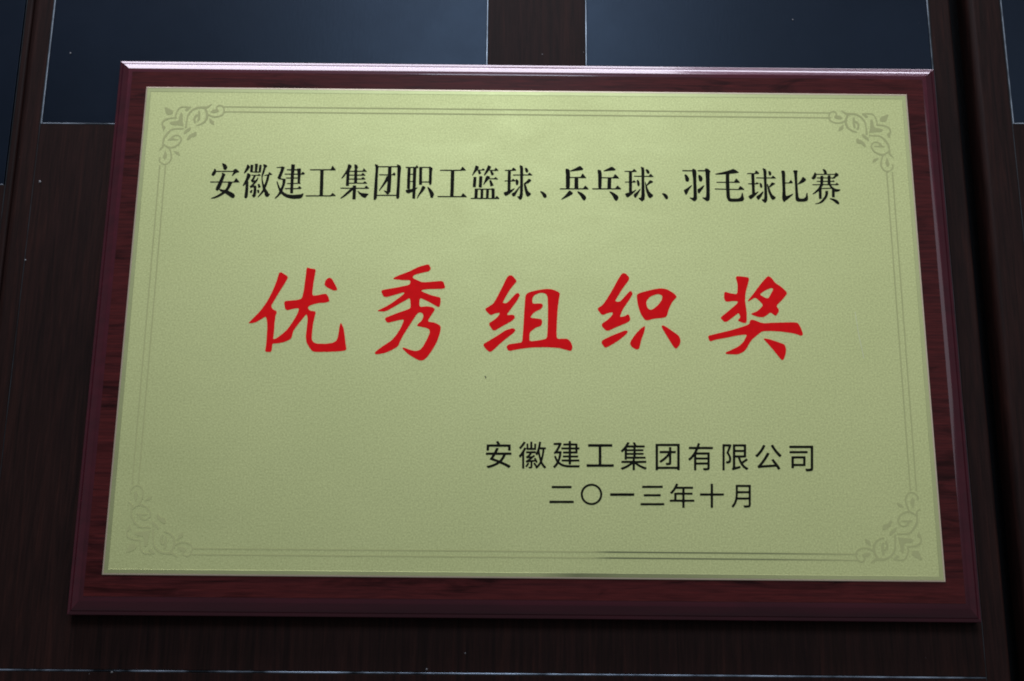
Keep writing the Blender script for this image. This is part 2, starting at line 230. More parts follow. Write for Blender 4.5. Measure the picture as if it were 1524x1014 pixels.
('工','title',[[-15705,9200,-15728,9217,-15736,9245,-15722,9273,-15691,9285,-15418,9286,-15334,9293,-14781,9293,-14760,9300,-14753,9318,-14753,9448,-14760,9518,-14760,9812,-14767,9889,-14767,10190,-14774,10267,-14774,10561,-14781,10638,-14781,10932,-14787,10995,-14791,11184,-14802,11196,-14823,11198,-15019,11198,-15103,11191,-15488,11192,-15516,11202,-15529,11219,-15533,11240,-15525,11261,-15509,11274,-15488,11280,-15285,11281,-15215,11288,-14634,11288,-14550,11295,-14074,11296,-14055,11303,-14044,11317,-13948,11548,-13934,11561,-13920,11566,-13892,11555,-13692,11268,-13682,11233,-13696,11208,-13717,11200,-13752,11198,-14368,11205,-14515,11197,-14529,11192,-14534,11184,-14537,11072,-14530,11002,-14530,10687,-14523,10617,-14523,10302,-14516,10232,-14516,9917,-14509,9847,-14509,9532,-14502,9469,-14501,9322,-14494,9307,-14466,9300,-14081,9300,-13997,9308,-13980,9315,-13962,9332,-13857,9467,-13836,9479,-13822,9480,-13787,9463,-13631,9322,-13604,9287,-13601,9273,-13605,9258,-13619,9245,-13647,9239,-13871,9237,-13920,9214,-13948,9210,-15194,9203,-15285,9196,-15670,9196]]),
('集','title',[[-12366,9003,-12401,9021,-12414,9059,-12414,9661,-12422,9692,-12443,9679,-12674,9442,-12912,9245,-13031,9160,-13150,9090,-13227,9054,-13248,9054,-13259,9059,-13268,9073,-13269,9087,-13249,9122,-13059,9314,-12614,9787,-12602,9808,-12616,9815,-12646,9816,-12758,9809,-13262,9810,-13290,9821,-13302,9836,-13302,9864,-13290,9880,-13269,9890,-13241,9892,-12527,9894,-12471,9929,-12428,9934,-12422,9952,-12417,10046,-12401,10070,-12373,10078,-12226,10073,-12198,10063,-12179,10032,-12174,9913,-12163,9902,-12135,9899,-11603,9901,-11589,9906,-11575,9922,-11496,10053,-11477,10068,-11456,10070,-11421,10049,-11265,9892,-11248,9857,-11260,9835,-11281,9825,-11358,9818,-12142,9816,-12170,9809,-12173,9794,-12172,9038,-12188,9010,-12212,8999,-12324,8997],[-11554,9122,-11659,9166,-11722,9209,-11779,9255,-11941,9423,-12007,9507,-12034,9556,-12063,9619,-12065,9640,-12058,9657,-12037,9667,-12016,9663,-11883,9549,-11779,9514,-11715,9501,-11372,9470,-11309,9454,-11279,9437,-11268,9416,-11275,9388,-11351,9307,-11458,9157,-11505,9127,-11533,9121],[-12835,10025,-12877,10028,-12898,10037,-12911,10053,-12917,10074,-12918,10249,-12911,10326,-12911,10879,-12912,10922,-12918,10942,-12926,10941,-12947,10915,-13042,10753,-13126,10655,-13220,10579,-13234,10576,-13248,10581,-13259,10606,-13244,10655,-13052,10987,-12919,11242,-12872,11383,-12837,11614,-12829,11642,-12816,11663,-12772,11700,-12751,11705,-12730,11701,-12597,11628,-12576,11607,-12563,11579,-12552,11530,-12557,11495,-12635,11320,-12686,11236,-12688,11210,-12674,11196,-12394,11194,-12365,11201,-12356,11264,-12345,11280,-12314,11299,-12340,11348,-12361,11425,-12378,11628,-12370,11656,-12357,11677,-12345,11690,-12324,11698,-12282,11690,-12198,11652,-12161,11621,-12137,11586,-12109,11488,-12109,11432,-12125,11383,-12178,11299,-12149,11264,-12137,11215,-12128,11205,-12093,11201,-11792,11204,-11778,11215,-11771,11230,-11713,11369,-11701,11382,-11687,11386,-11666,11381,-11652,11371,-11478,11180,-11465,11145,-11475,11124,-11505,11114,-11645,11121,-12121,11115,-12129,11110,-12135,11093,-12134,10928,-12128,10913,-12107,10907,-11869,10910,-11848,10926,-11779,11026,-11764,11038,-11743,11041,-11708,11022,-11572,10893,-11552,10865,-11553,10837,-11575,10821,-11603,10817,-11841,10817,-11918,10824,-12114,10821,-12122,10816,-12128,10795,-12127,10620,-12121,10605,-12100,10599,-11855,10608,-11827,10625,-11757,10706,-11736,10720,-11715,10724,-11694,10717,-11666,10698,-11565,10599,-11545,10571,-11546,10543,-11561,10530,-11589,10524,-11736,10523,-11813,10516,-11897,10523,-12037,10523,-12107,10514,-12115,10508,-12121,10487,-12120,10312,-12114,10297,-12093,10291,-11708,10292,-11682,10305,-11603,10384,-11589,10393,-11568,10396,-11533,10378,-11410,10270,-11396,10242,-11405,10221,-11442,10209,-11610,10208,-11673,10201,-11764,10208,-12275,10208,-12373,10201,-12674,10200,-12688,10195,-12694,10179,-12696,10067,-12709,10037,-12723,10026,-12744,10020],[-12671,10284,-12380,10284,-12352,10288,-12343,10305,-12344,10487,-12351,10508,-12387,10516,-12653,10516,-12681,10510,-12688,10494,-12695,10448,-12695,10312,-12689,10291],[-12681,10599,-12667,10594,-12359,10603,-12350,10620,-12351,10795,-12357,10816,-12387,10824,-12450,10817,-12660,10817,-12681,10811,-12688,10774,-12688,10620],[-12664,10900,-12387,10900,-12359,10907,-12355,10921,-12358,11075,-12365,11103,-12401,11111,-12653,11111,-12681,11105,-12688,11082,-12688,10925,-12682,10907]]),
('团','title',[[-10829,8971,-10878,8997,-10901,9028,-10912,9231,-10905,9651,-10899,9721,-10898,9917,-10892,9987,-10891,10183,-10885,10246,-10877,10624,-10871,10687,-10870,10813,-10864,10869,-10863,10995,-10850,11254,-10858,11478,-10907,11660,-10906,11681,-10897,11702,-10871,11724,-10843,11727,-10717,11671,-10681,11639,-10655,11576,-10633,11569,-10465,11569,-10388,11576,-9814,11576,-9730,11583,-9342,11583,-9324,11590,-9321,11597,-9326,11653,-9321,11681,-9296,11707,-9261,11718,-9233,11712,-9093,11636,-9064,11611,-9049,11583,-9020,11478,-9012,11429,-9044,11005,-9052,10743,-9058,10687,-9059,10407,-9066,10330,-9066,9966,-9073,9882,-9073,9343,-9082,9210,-9091,9161,-9103,9133,-9142,9094,-9184,9074,-9219,9078,-9261,9101,-9283,9119,-9297,9140,-9310,9280,-9317,9295,-9334,9301,-10644,9287,-10661,9281,-10668,9266,-10672,9182,-10701,9063,-10773,8984,-10801,8971],[-10637,9378,-10493,9378,-10423,9385,-9835,9385,-9751,9392,-9345,9392,-9317,9401,-9310,9427,-9309,9581,-9303,9644,-9295,10008,-9289,10078,-9288,10281,-9282,10365,-9282,10925,-9288,11009,-9289,11289,-9297,11457,-9302,11478,-9310,11488,-9338,11493,-9541,11493,-9688,11485,-9702,11481,-9708,11471,-9703,10988,-9696,10960,-9667,10953,-9632,10959,-9555,11077,-9534,11094,-9513,11097,-9478,11074,-9417,11002,-9408,10981,-9400,10911,-9403,10897,-9415,10881,-9499,10849,-9520,10850,-9576,10870,-9674,10869,-9688,10863,-9693,10855,-9696,10225,-9702,10162,-9703,9987,-9709,9924,-9719,9602,-9737,9572,-9786,9550,-9804,9490,-9829,9448,-9863,9423,-9919,9401,-9954,9408,-9989,9434,-10101,9564,-10179,9644,-10188,9658,-10193,9679,-10184,9700,-10157,9711,-10024,9672,-10007,9672,-9997,9686,-9968,10211,-9964,10393,-9968,10412,-9996,10379,-10125,10183,-10485,9693,-10507,9675,-10528,9672,-10542,9680,-10551,9700,-10545,9728,-10525,9770,-10388,10031,-10199,10409,-10136,10554,-10044,10792,-10017,10822,-9968,10823,-9962,10834,-9964,10855,-9968,10863,-9982,10868,-10045,10863,-10542,10864,-10577,10874,-10589,10890,-10592,10904,-10589,10918,-10577,10934,-10542,10945,-9996,10946,-9968,10952,-9961,10981,-9963,11471,-9968,11480,-9985,11485,-10178,11486,-10269,11479,-10605,11479,-10626,11475,-10633,11468,-10640,11426,-10648,11107,-10654,11051,-10655,10764,-10662,10666,-10661,10372,-10655,10267,-10655,9602,-10661,9525,-10662,9413,-10655,9385]]),
('职','title',[[-8121,9107,-8156,9125,-8168,9157,-8169,9577,-8175,9605,-8184,9608,-8198,9604,-8373,9519,-8471,9500,-8520,9516,-8583,9556,-8614,9591,-8636,9640,-8651,9731,-8641,9759,-8625,9777,-8590,9792,-8485,9794,-8400,9815,-8527,9833,-8548,9847,-8559,9871,-8568,10032,-8568,10473,-8575,10564,-8568,10641,-8568,11019,-8562,11089,-8561,11341,-8555,11430,-8557,11439,-8569,11445,-8681,11450,-8704,11467,-8711,11495,-8708,11509,-8695,11525,-8660,11536,-8331,11536,-8254,11543,-8009,11545,-7994,11551,-7982,11565,-7939,11651,-7925,11664,-7904,11669,-7883,11660,-7865,11642,-7787,11530,-7774,11495,-7779,11474,-7792,11461,-7911,11434,-7921,11425,-7925,11411,-7925,10865,-7932,10774,-7932,10095,-7939,9955,-7932,9934,-7925,9932,-7848,9964,-7827,9967,-7813,9961,-7805,9941,-7821,9906,-7921,9808,-7938,9773,-7939,9521,-7946,9444,-7950,9136,-7964,9115,-7988,9103,-8079,9101],[-7813,9121,-7824,9136,-7824,9171,-7783,9325,-7733,9451,-7617,9691,-7575,9794,-7498,10046,-7463,10082,-7421,10096,-7393,10091,-7295,10043,-7263,10018,-7250,9990,-7247,9934,-7262,9892,-7397,9675,-7461,9591,-7589,9446,-7631,9388,-7673,9322,-7768,9143,-7792,9121],[-6805,9169,-6833,9177,-6854,9192,-6886,9248,-6916,9409,-6945,9504,-7103,9934,-7109,9969,-7108,9997,-7099,10014,-7085,10023,-7064,10023,-7050,10016,-6966,9949,-6882,9873,-6775,9759,-6696,9647,-6632,9514,-6624,9472,-6626,9402,-6681,9234,-6704,9199,-6735,9173,-6763,9165],[-8373,9822,-8338,9822,-8198,9855,-8178,9864,-8171,9878,-8169,10347,-8172,10368,-8184,10380,-8317,10383,-8331,10381,-8343,10368,-8346,9878,-8355,9843],[-6924,10149,-6953,10165,-6988,10214,-7004,10249,-7015,10332,-7022,10341,-7043,10347,-7477,10346,-7491,10341,-7497,10326,-7492,10207,-7498,10186,-7512,10169,-7547,10159,-7666,10159,-7694,10169,-7707,10186,-7714,10214,-7715,10319,-7721,10382,-7721,10753,-7728,10823,-7728,11201,-7735,11306,-7734,11502,-7724,11530,-7708,11543,-7666,11550,-7064,11550,-7036,11558,-7001,11577,-6973,11580,-6945,11570,-6826,11503,-6799,11481,-6780,11453,-6764,11418,-6759,11390,-6796,11222,-6805,11068,-6805,10396,-6814,10284,-6830,10228,-6865,10179,-6896,10152],[-7483,10431,-7050,10430,-7029,10436,-7024,10445,-7021,11054,-7028,11138,-7029,11320,-7041,11446,-7048,11460,-7057,11465,-7183,11467,-7260,11460,-7484,11460,-7505,11454,-7509,11446,-7512,11229,-7505,11145,-7505,10767,-7498,10690,-7498,10459,-7493,10438],[-8327,10452,-8261,10450,-8191,10458,-8177,10464,-8172,10473,-8169,10893,-8172,10914,-8184,10926,-8317,10928,-8331,10922,-8335,10914,-8345,10487,-8339,10459],[-8317,11005,-8191,11005,-8177,11010,-8172,11019,-8169,11425,-8176,11446,-8184,11450,-8310,11453,-8331,11445,-8338,11320,-8338,11033,-8332,11012]]),
('工','title',[[-6357,9246,-6380,9262,-6387,9290,-6374,9318,-6343,9330,-5510,9332,-5488,9339,-5482,9360,-5481,9703,-5474,9794,-5474,10613,-5467,10704,-5470,11243,-5482,11255,-5503,11257,-5657,11251,-6203,11252,-6231,11262,-6244,11278,-6247,11299,-6240,11320,-6217,11336,-6189,11340,-5846,11341,-5762,11347,-5188,11348,-5111,11354,-4803,11355,-4784,11362,-4775,11372,-4666,11572,-4649,11584,-4635,11585,-4607,11573,-4396,11355,-4381,11320,-4385,11306,-4397,11294,-4432,11286,-4672,11278,-4740,11265,-5181,11257,-5202,11251,-5207,11243,-5210,10494,-5216,10403,-5216,9661,-5223,9577,-5223,9360,-5216,9345,-5195,9339,-4712,9342,-4691,9362,-4599,9535,-4579,9553,-4558,9556,-4521,9535,-4311,9325,-4294,9297,-4293,9276,-4299,9265,-4320,9252,-4348,9249,-4936,9248,-5027,9242,-6308,9242]]),
('篮','title',[[-3992,9129,-4013,9143,-4023,9167,-4016,9195,-3999,9208,-3964,9215,-3786,9216,-3768,9222,-3764,9230,-3754,9405,-3753,9538,-3747,9594,-3746,9734,-3740,9797,-3749,9881,-3742,9902,-3726,9915,-3684,9922,-2578,9929,-2557,9934,-2529,9962,-2501,9970,-2354,9940,-2328,9923,-2316,9902,-2306,9265,-2299,9237,-2284,9235,-2270,9245,-2186,9369,-2172,9378,-2151,9379,-2123,9362,-2018,9244,-1986,9216,-1971,9181,-1983,9153,-2004,9142,-2172,9132,-3180,9132,-3278,9125,-3950,9125],[-3498,9216,-3348,9223,-3333,9230,-3328,9244,-3320,9804,-3326,9832,-3341,9838,-3481,9838,-3495,9833,-3502,9818,-3510,9734,-3524,9251,-3518,9223],[-3097,9223,-2963,9223,-2949,9229,-2942,9244,-2935,9314,-2926,9825,-2930,9839,-2942,9845,-3088,9846,-3103,9840,-3109,9832,-3118,9713,-3119,9244,-3115,9230],[-2708,9223,-2557,9223,-2542,9230,-2537,9244,-2543,9706,-2551,9832,-2564,9847,-2697,9846,-2713,9839,-2718,9825,-2733,9258,-2726,9230],[-3313,9999,-3397,10001,-3432,10009,-3456,10028,-3466,10056,-3437,10770,-3427,10854,-3411,10874,-3390,10881,-3292,10880,-3229,10870,-3206,10854,-3196,10826,-3231,10042,-3241,10014,-3257,10001,-3278,9996],[-3733,10013,-3852,10025,-3876,10042,-3886,10077,-3844,10770,-3838,10791,-3827,10805,-3810,10814,-3789,10818,-3649,10807,-3626,10791,-3616,10756,-3659,10049,-3668,10028,-3684,10015],[-2606,10104,-2625,10119,-2637,10147,-2713,10518,-2707,10546,-2690,10565,-2648,10584,-2613,10591,-2585,10581,-2568,10560,-2413,10245,-2400,10203,-2411,10175,-2438,10157,-2564,10108,-2585,10102],[-3117,10208,-3129,10224,-3128,10259,-2967,10812,-2937,10861,-2886,10902,-2865,10908,-2830,10907,-2725,10883,-2690,10867,-2673,10840,-2666,10812,-2667,10784,-2690,10735,-2689,10728,-2676,10721,-2396,10722,-2368,10738,-2298,10810,-2263,10818,-2242,10810,-2214,10789,-2109,10700,-2086,10672,-2082,10651,-2090,10637,-2109,10627,-2130,10624,-2438,10644,-2697,10644,-2746,10636,-2767,10618,-2864,10490,-2977,10364,-3075,10223,-3096,10206],[-3929,10894,-3941,10903,-3946,10917,-3934,10980,-3866,11164,-3782,11424,-3723,11652,-3712,11673,-3691,11691,-3656,11701,-3621,11696,-3509,11628,-3479,11596,-3469,11554,-3471,11512,-3483,11484,-3534,11400,-3537,11386,-3530,11380,-3292,11380,-3264,11397,-3199,11470,-3166,11482,-3124,11462,-3056,11407,-3038,11386,-3033,11365,-3040,11344,-3061,11323,-3082,11313,-3194,11308,-3264,11299,-3341,11310,-3372,11309,-3382,11302,-3369,11269,-3295,11141,-3286,11099,-3296,11078,-3313,11064,-3425,11011,-3453,11014,-3475,11036,-3536,11218,-3535,11260,-3497,11302,-3509,11309,-3544,11310,-3593,11301,-3614,11281,-3817,11029,-3900,10910,-3915,10897],[-3082,10923,-3096,10938,-3100,10952,-3094,11001,-3001,11246,-2893,11495,-2865,11580,-2845,11673,-2830,11696,-2809,11710,-2767,11714,-2725,11698,-2634,11649,-2614,11631,-2601,11610,-2593,11575,-2596,11547,-2617,11505,-2689,11393,-2692,11379,-2683,11373,-2375,11374,-2354,11395,-2289,11512,-2277,11523,-2256,11529,-2235,11523,-2221,11512,-2088,11375,-2072,11351,-2068,11330,-2077,11309,-2095,11296,-2116,11290,-2263,11288,-2333,11282,-2410,11295,-2508,11291,-2508,11272,-2391,11078,-2377,11036,-2383,11015,-2403,10994,-2487,10947,-2522,10934,-2550,10941,-2569,10966,-2658,11204,-2661,11246,-2632,11288,-2650,11295,-2746,11299,-2760,11287,-2889,11099,-2955,11015,-3040,10931,-3061,10920]]),
('球','title',[[-494,9094,-515,9098,-543,9121,-691,9291,-705,9326,-700,9347,-683,9364,-662,9373,-578,9385,-564,9395,-557,9414,-522,9624,-522,9991,-517,10054,-522,10084,-784,9536,-848,9417,-893,9361,-921,9344,-949,9340,-991,9343,-1019,9355,-1040,9375,-1059,9403,-1101,9487,-1111,9529,-1101,9571,-1082,9595,-957,9662,-893,9717,-725,9920,-584,10110,-557,10125,-543,10122,-522,10105,-519,10117,-515,10166,-515,10915,-521,10950,-550,10957,-634,10950,-991,10951,-1026,10962,-1039,10978,-1041,10992,-1029,11020,-998,11032,-557,11033,-522,11043,-515,11062,-515,11097,-522,11167,-522,11370,-529,11498,-564,11692,-559,11713,-549,11727,-529,11740,-508,11744,-473,11739,-361,11702,-340,11686,-329,11664,-293,11475,-292,11076,-284,11046,-256,11040,17,11043,38,11059,117,11174,136,11186,157,11189,185,11175,269,11099,350,11020,363,10992,353,10969,318,10958,-256,10957,-277,10955,-290,10943,-299,10873,-299,9795,-306,9711,-307,9501,-329,9312,-344,9263,-431,9126,-459,9104],[31,9338,3,9353,-65,9417,-119,9543,-210,9942,-264,10320,-254,10348,-235,10371,-106,10481,-46,10540,59,10677,94,10699,143,10707,178,10695,255,10646,275,10628,286,10607,288,10586,278,10544,206,10472,87,10378,-4,10329,-95,10298,-112,10285,-57,10152,24,9874,45,9822,108,9718,252,9606,265,9578,267,9536,261,9508,248,9487,129,9367,80,9342],[-1537,9379,-1588,9417,-1625,9466,-1673,9571,-1679,9613,-1665,9648,-1635,9673,-1479,9725,-1427,9746,-1410,9760,-1404,10470,-1410,10488,-1425,10495,-1509,10488,-1593,10490,-1616,10502,-1626,10516,-1628,10530,-1614,10555,-1586,10569,-1425,10571,-1411,10577,-1407,10586,-1404,10929,-1397,11006,-1397,11272,-1401,11293,-1411,11300,-1586,11304,-1609,11321,-1615,11349,-1600,11371,-1572,11382,-1369,11383,-1306,11389,-1138,11393,-1117,11412,-1042,11545,-1019,11561,-998,11562,-963,11544,-809,11413,-783,11384,-779,11363,-795,11340,-858,11309,-1008,11307,-1110,11295,-1159,11301,-1171,11293,-1174,11097,-1181,11027,-1178,10586,-1173,10577,-1159,10572,-1124,10579,-1054,10689,-1040,10702,-1019,10708,-984,10692,-914,10630,-844,10556,-838,10579,-834,10635,-822,10663,-795,10683,-781,10686,-760,10680,-655,10593,-639,10572,-624,10537,-611,10474,-632,10306,-656,10250,-690,10220,-746,10203,-767,10207,-790,10222,-808,10250,-827,10334,-836,10397,-837,10495,-844,10523,-865,10506,-893,10496,-1022,10495,-1103,10483,-1159,10493,-1174,10488,-1181,10467,-1181,10299,-1188,10229,-1185,9865,-1173,9858,-1154,9865,-942,9971,-921,9970,-907,9961,-899,9942,-902,9921,-919,9893,-1094,9690,-1222,9569,-1432,9405,-1495,9377],[-53,11180,-83,11202,-122,11251,-156,11335,-188,11503,-174,11545,-144,11565,-109,11564,-67,11549,-32,11533,-2,11510,34,11461,75,11349,77,11286,70,11265,48,11230,3,11184,-25,11175]]),
('、','title',[[1233,9254,1198,9275,1152,9326,1119,9382,1044,9544,1009,9599,919,9718,914,9753,932,9777,953,9783,988,9777,1114,9729,1177,9694,1219,9664,1317,9573,1355,9522,1376,9480,1391,9417,1394,9375,1385,9340,1360,9305,1310,9267,1275,9252]]),
('兵','title',[[4050,9087,4029,9092,3980,9120,3949,9150,3900,9220,3784,9424,3576,9703,3565,9731,3565,9752,3574,9773,3588,9786,3623,9789,3770,9742,3882,9686,4064,9537,4144,9444,4195,9339,4198,9311,4193,9255,4159,9185,4120,9121,4085,9094],[2440,9150,2428,9157,2420,9171,2420,9185,2432,9206,2605,9374,2685,9462,2839,9654,2952,9808,2972,9828,3007,9838,3049,9834,3070,9826,3210,9712,3237,9682,3245,9647,3238,9591,3224,9569,3182,9538,3014,9427,2825,9321,2496,9154,2468,9147],[2342,9918,2318,9934,2310,9969,2321,9993,2349,10009,2741,10011,2762,10015,2768,10025,2741,10172,2741,10284,2748,10361,2748,11047,2717,11411,2738,11488,2762,11517,2783,11523,2811,11521,2888,11506,2930,11492,2979,11457,3030,11390,3044,11341,3055,11117,3055,10907,3063,10891,3091,10886,3364,10886,3448,10893,3777,10896,3791,10903,3805,10922,3915,11117,3938,11140,3959,11144,3980,11136,3998,11117,4207,10844,4210,10823,4206,10809,4190,10795,4169,10790,3854,10789,3798,10784,3729,10802,3668,10802,3650,10795,3643,10760,3644,10046,3651,10031,3672,10025,3938,10025,3966,10030,3987,10048,4108,10214,4127,10229,4148,10233,4169,10226,4189,10207,4357,10004,4370,9969,4366,9955,4351,9942,4309,9935,3798,9935,3714,9928,3133,9928,3049,9921,2461,9921,2377,9914],[3031,10018,3329,10018,3350,10024,3354,10032,3357,10347,3364,10424,3364,10760,3361,10788,3350,10800,3164,10802,3070,10795,3056,10789,3051,10781,3048,10333,3039,10193,3011,10039,3014,10025],[3105,11305,3070,11325,3059,11348,3068,11369,3098,11395,3417,11544,3528,11607,3686,11714,3721,11729,3791,11722,3840,11704,3982,11544,4003,11509,4002,11481,3983,11446,3959,11420,3931,11407,3224,11309,3140,11301]]),
('乓','title',[[6319,9081,6284,9095,6222,9152,6170,9229,6060,9460,5997,9559,5855,9740,5849,9761,5851,9782,5871,9805,5899,9810,5941,9798,6088,9743,6179,9694,6375,9545,6455,9460,6498,9362,6500,9327,6490,9278,6455,9215,6391,9117,6361,9092],[4646,9947,4623,9964,4615,9992,4625,10015,4653,10031,5005,10034,5060,10041,5073,10047,5075,10055,5052,10202,5052,10944,5044,11091,5013,11378,5019,11406,5034,11434,5066,11467,5101,11472,5227,11430,5261,11413,5279,11392,5288,11364,5323,11154,5324,10916,5331,10895,5339,10890,5640,10887,5724,10894,6102,10896,6116,10902,6130,10918,6236,11105,6256,11123,6277,11129,6298,11123,6335,11091,6495,10923,6551,10853,6553,10832,6543,10816,6522,10805,6487,10799,6137,10790,6109,10794,6074,10808,6046,10811,6025,10809,6011,10799,6004,10762,5976,10069,5983,10053,6004,10047,6235,10047,6263,10051,6284,10069,6395,10237,6417,10255,6438,10258,6473,10239,6677,10034,6694,9999,6690,9985,6676,9971,6648,9965,6480,9957,5241,9950,5150,9943,4688,9943],[5298,10041,5661,10040,5682,10044,5696,10055,5703,10090,5704,10195,5731,10741,5730,10790,5725,10804,5717,10808,5654,10811,5577,10804,5346,10804,5324,10797,5317,10776,5317,10608,5311,10545,5309,10300,5301,10209,5277,10062,5281,10048],[5479,11335,5455,11350,5445,11371,5450,11392,5465,11408,5707,11532,5962,11682,5997,11697,6053,11696,6095,11687,6123,11676,6285,11539,6303,11518,6312,11497,6310,11469,6296,11441,6277,11422,6256,11415,5556,11338]]),
('球','title',[[8145,9067,8110,9086,8003,9193,7934,9270,7918,9305,7927,9333,7949,9348,7984,9353,8047,9347,8068,9354,8082,9389,8116,9557,8125,9886,8131,9942,8132,10103,8138,10159,8139,10306,8145,10376,8146,10635,8153,10712,8150,10929,8145,10937,8124,10943,7655,10945,7625,10957,7612,10985,7625,11013,7655,11025,8117,11026,8146,11034,8153,11062,8153,11321,8145,11492,8136,11566,8112,11664,8117,11685,8127,11699,8145,11711,8166,11715,8222,11704,8306,11676,8333,11657,8345,11636,8382,11447,8369,11139,8369,11051,8376,11033,8404,11026,8670,11030,8691,11045,8777,11160,8796,11174,8817,11179,8838,11172,8861,11153,9000,11006,9017,10971,9008,10950,8992,10941,8915,10930,8698,10930,8621,10943,8404,10944,8376,10941,8364,10929,8355,10775,8355,10362,8361,10285,8362,10040,8368,9970,8369,9718,8375,9648,8376,9515,8353,9277,8341,9214,8309,9172,8215,9083,8180,9068],[8726,9318,8705,9322,8684,9336,8631,9396,8603,9438,8553,9550,8478,9781,8463,9837,8427,10047,8393,10495,8396,10523,8406,10544,8425,10550,8439,10539,8456,10495,8488,10357,8495,10347,8502,10347,8586,10459,8716,10663,8754,10686,8803,10693,8845,10680,8964,10607,8975,10593,8982,10572,8975,10537,8943,10506,8792,10439,8684,10369,8554,10257,8537,10238,8531,10222,8558,10135,8691,9843,8775,9725,8930,9599,8947,9578,8961,9543,8959,9487,8936,9453,8796,9336,8761,9322],[7669,9340,7641,9352,7619,9375,7603,9403,7582,9459,7565,9536,7569,9564,7584,9599,7613,9634,7798,9788,8012,10013,8040,10032,8061,10032,8074,10019,8078,10005,8065,9956,7953,9725,7827,9494,7777,9410,7732,9354,7704,9339],[7116,9359,7067,9394,7029,9445,6972,9578,6969,9613,6988,9655,7018,9681,7211,9732,7242,9744,7250,9753,7238,9788,7236,9816,7236,10061,7243,10138,7242,10474,7235,10489,7214,10496,6997,10491,6969,10507,6961,10530,6969,10553,6997,10569,7221,10571,7235,10574,7247,10586,7250,10936,7257,11013,7256,11300,7249,11310,7228,11314,6976,11311,6947,11328,6941,11356,6955,11379,6990,11390,7102,11397,7494,11400,7515,11415,7596,11538,7613,11551,7634,11553,7669,11533,7811,11391,7831,11363,7833,11342,7823,11326,7795,11316,7501,11301,7489,11293,7486,11013,7480,10936,7480,10593,7487,10578,7508,10580,7578,10662,7599,10675,7620,10676,7655,10658,7746,10572,7755,10558,7758,10537,7739,10511,7704,10498,7522,10494,7487,10491,7476,10481,7472,10166,7466,10096,7466,9848,7476,9830,7506,9837,7603,9886,7732,9970,7760,9967,7769,9956,7769,9935,7758,9914,7724,9872,7601,9732,7445,9576,7228,9393,7158,9357,7137,9354],[7928,10208,7900,10222,7869,10264,7854,10299,7833,10383,7804,10635,7819,10691,7837,10707,7851,10712,7879,10708,7921,10688,7942,10672,7961,10649,7989,10593,8030,10439,8029,10355,7994,10264,7979,10236,7963,10219,7949,10210],[8649,11173,8621,11185,8558,11233,8534,11265,8507,11314,8456,11475,8465,11517,8488,11537,8509,11541,8544,11536,8600,11520,8628,11505,8674,11461,8736,11356,8745,11328,8747,11286,8730,11230,8698,11185,8670,11172]]),
('、','title',[[9892,9241,9857,9262,9804,9320,9689,9521,9600,9635,9592,9656,9593,9677,9612,9703,9640,9711,9703,9710,9773,9701,9808,9688,9850,9666,9878,9644,9956,9565,9987,9523,10007,9481,10028,9404,10029,9369,10022,9341,9997,9299,9955,9256,9927,9241]]),
('羽','title',[[11853,9120,11818,9138,11580,9329,11564,9347,11558,9368,11561,9382,11572,9396,11601,9406,11745,9389,11790,9393,11811,9410,11824,9452,11832,9564,11832,9851,11839,9935,11839,10544,11833,10607,11832,10775,11825,10882,11781,11391,11769,11403,11748,11405,11608,11398,11132,11399,11111,11402,11094,11412,11083,11426,11079,11447,11083,11468,11094,11482,11111,11491,11132,11495,11608,11495,11769,11503,11791,11517,11819,11594,11839,11611,11860,11614,11895,11604,12000,11556,12046,11524,12059,11503,12079,11433,12100,11356,12103,11321,12077,10873,12076,10621,12069,10544,12070,10397,12076,10327,12076,9984,12083,9907,12082,9305,12073,9270,12046,9221,11972,9154,11944,9133,11916,9120,11881,9117],[12784,9123,12749,9131,12714,9155,12483,9348,12466,9368,12460,9389,12464,9403,12475,9417,12504,9429,12651,9418,12672,9421,12686,9432,12714,9470,12727,9522,12749,9914,12749,10439,12742,10537,12742,11083,12735,11153,12735,11302,12725,11391,12714,11407,12693,11412,12357,11412,12224,11406,12203,11412,12189,11423,12178,11454,12189,11485,12203,11495,12224,11501,12343,11509,12693,11511,12705,11524,12707,11580,12725,11622,12749,11643,12777,11649,12882,11630,12966,11585,13086,11454,13102,11426,13106,11405,13100,11384,13065,11349,13059,11321,13036,10973,13035,10747,13029,10684,13028,10467,13021,10397,13021,10180,13014,10110,13014,9893,13008,9830,13000,9445,12984,9284,12955,9214,12924,9180,12840,9128,12812,9120],[11293,9603,11268,9620,11246,9655,11162,9865,11156,9914,11174,9977,11209,10009,11304,10054,11391,10110,11678,10329,11706,10345,11734,10344,11744,10334,11748,10320,11738,10285,11559,10031,11496,9919,11379,9662,11342,9610,11321,9600],[12210,9723,12165,9760,12151,9788,12137,9837,12121,9970,12128,10005,12145,10040,12175,10067,12303,10138,12518,10308,12581,10344,12602,10347,12616,10343,12628,10327,12630,10313,12619,10271,12528,10103,12459,9991,12295,9760,12245,9723],[11405,10600,11356,10610,11317,10649,11302,10684,11276,10789,11231,11097,11241,11146,11256,11167,11272,11175,11300,11175,11349,11157,11377,11143,11405,11118,11445,11069,11471,11027,11535,10915,11556,10859,11564,10810,11563,10775,11540,10691,11521,10642,11503,10620,11475,10602,11447,10595],[12329,10626,12294,10648,12271,10684,12235,10803,12220,10908,12211,11027,12212,11083,12232,11125,12266,11143,12301,11137,12371,11107,12406,11084,12436,11055,12458,11027,12501,10943,12529,10852,12529,10810,12520,10775,12485,10691,12463,10656,12441,10636,12413,10624]]),
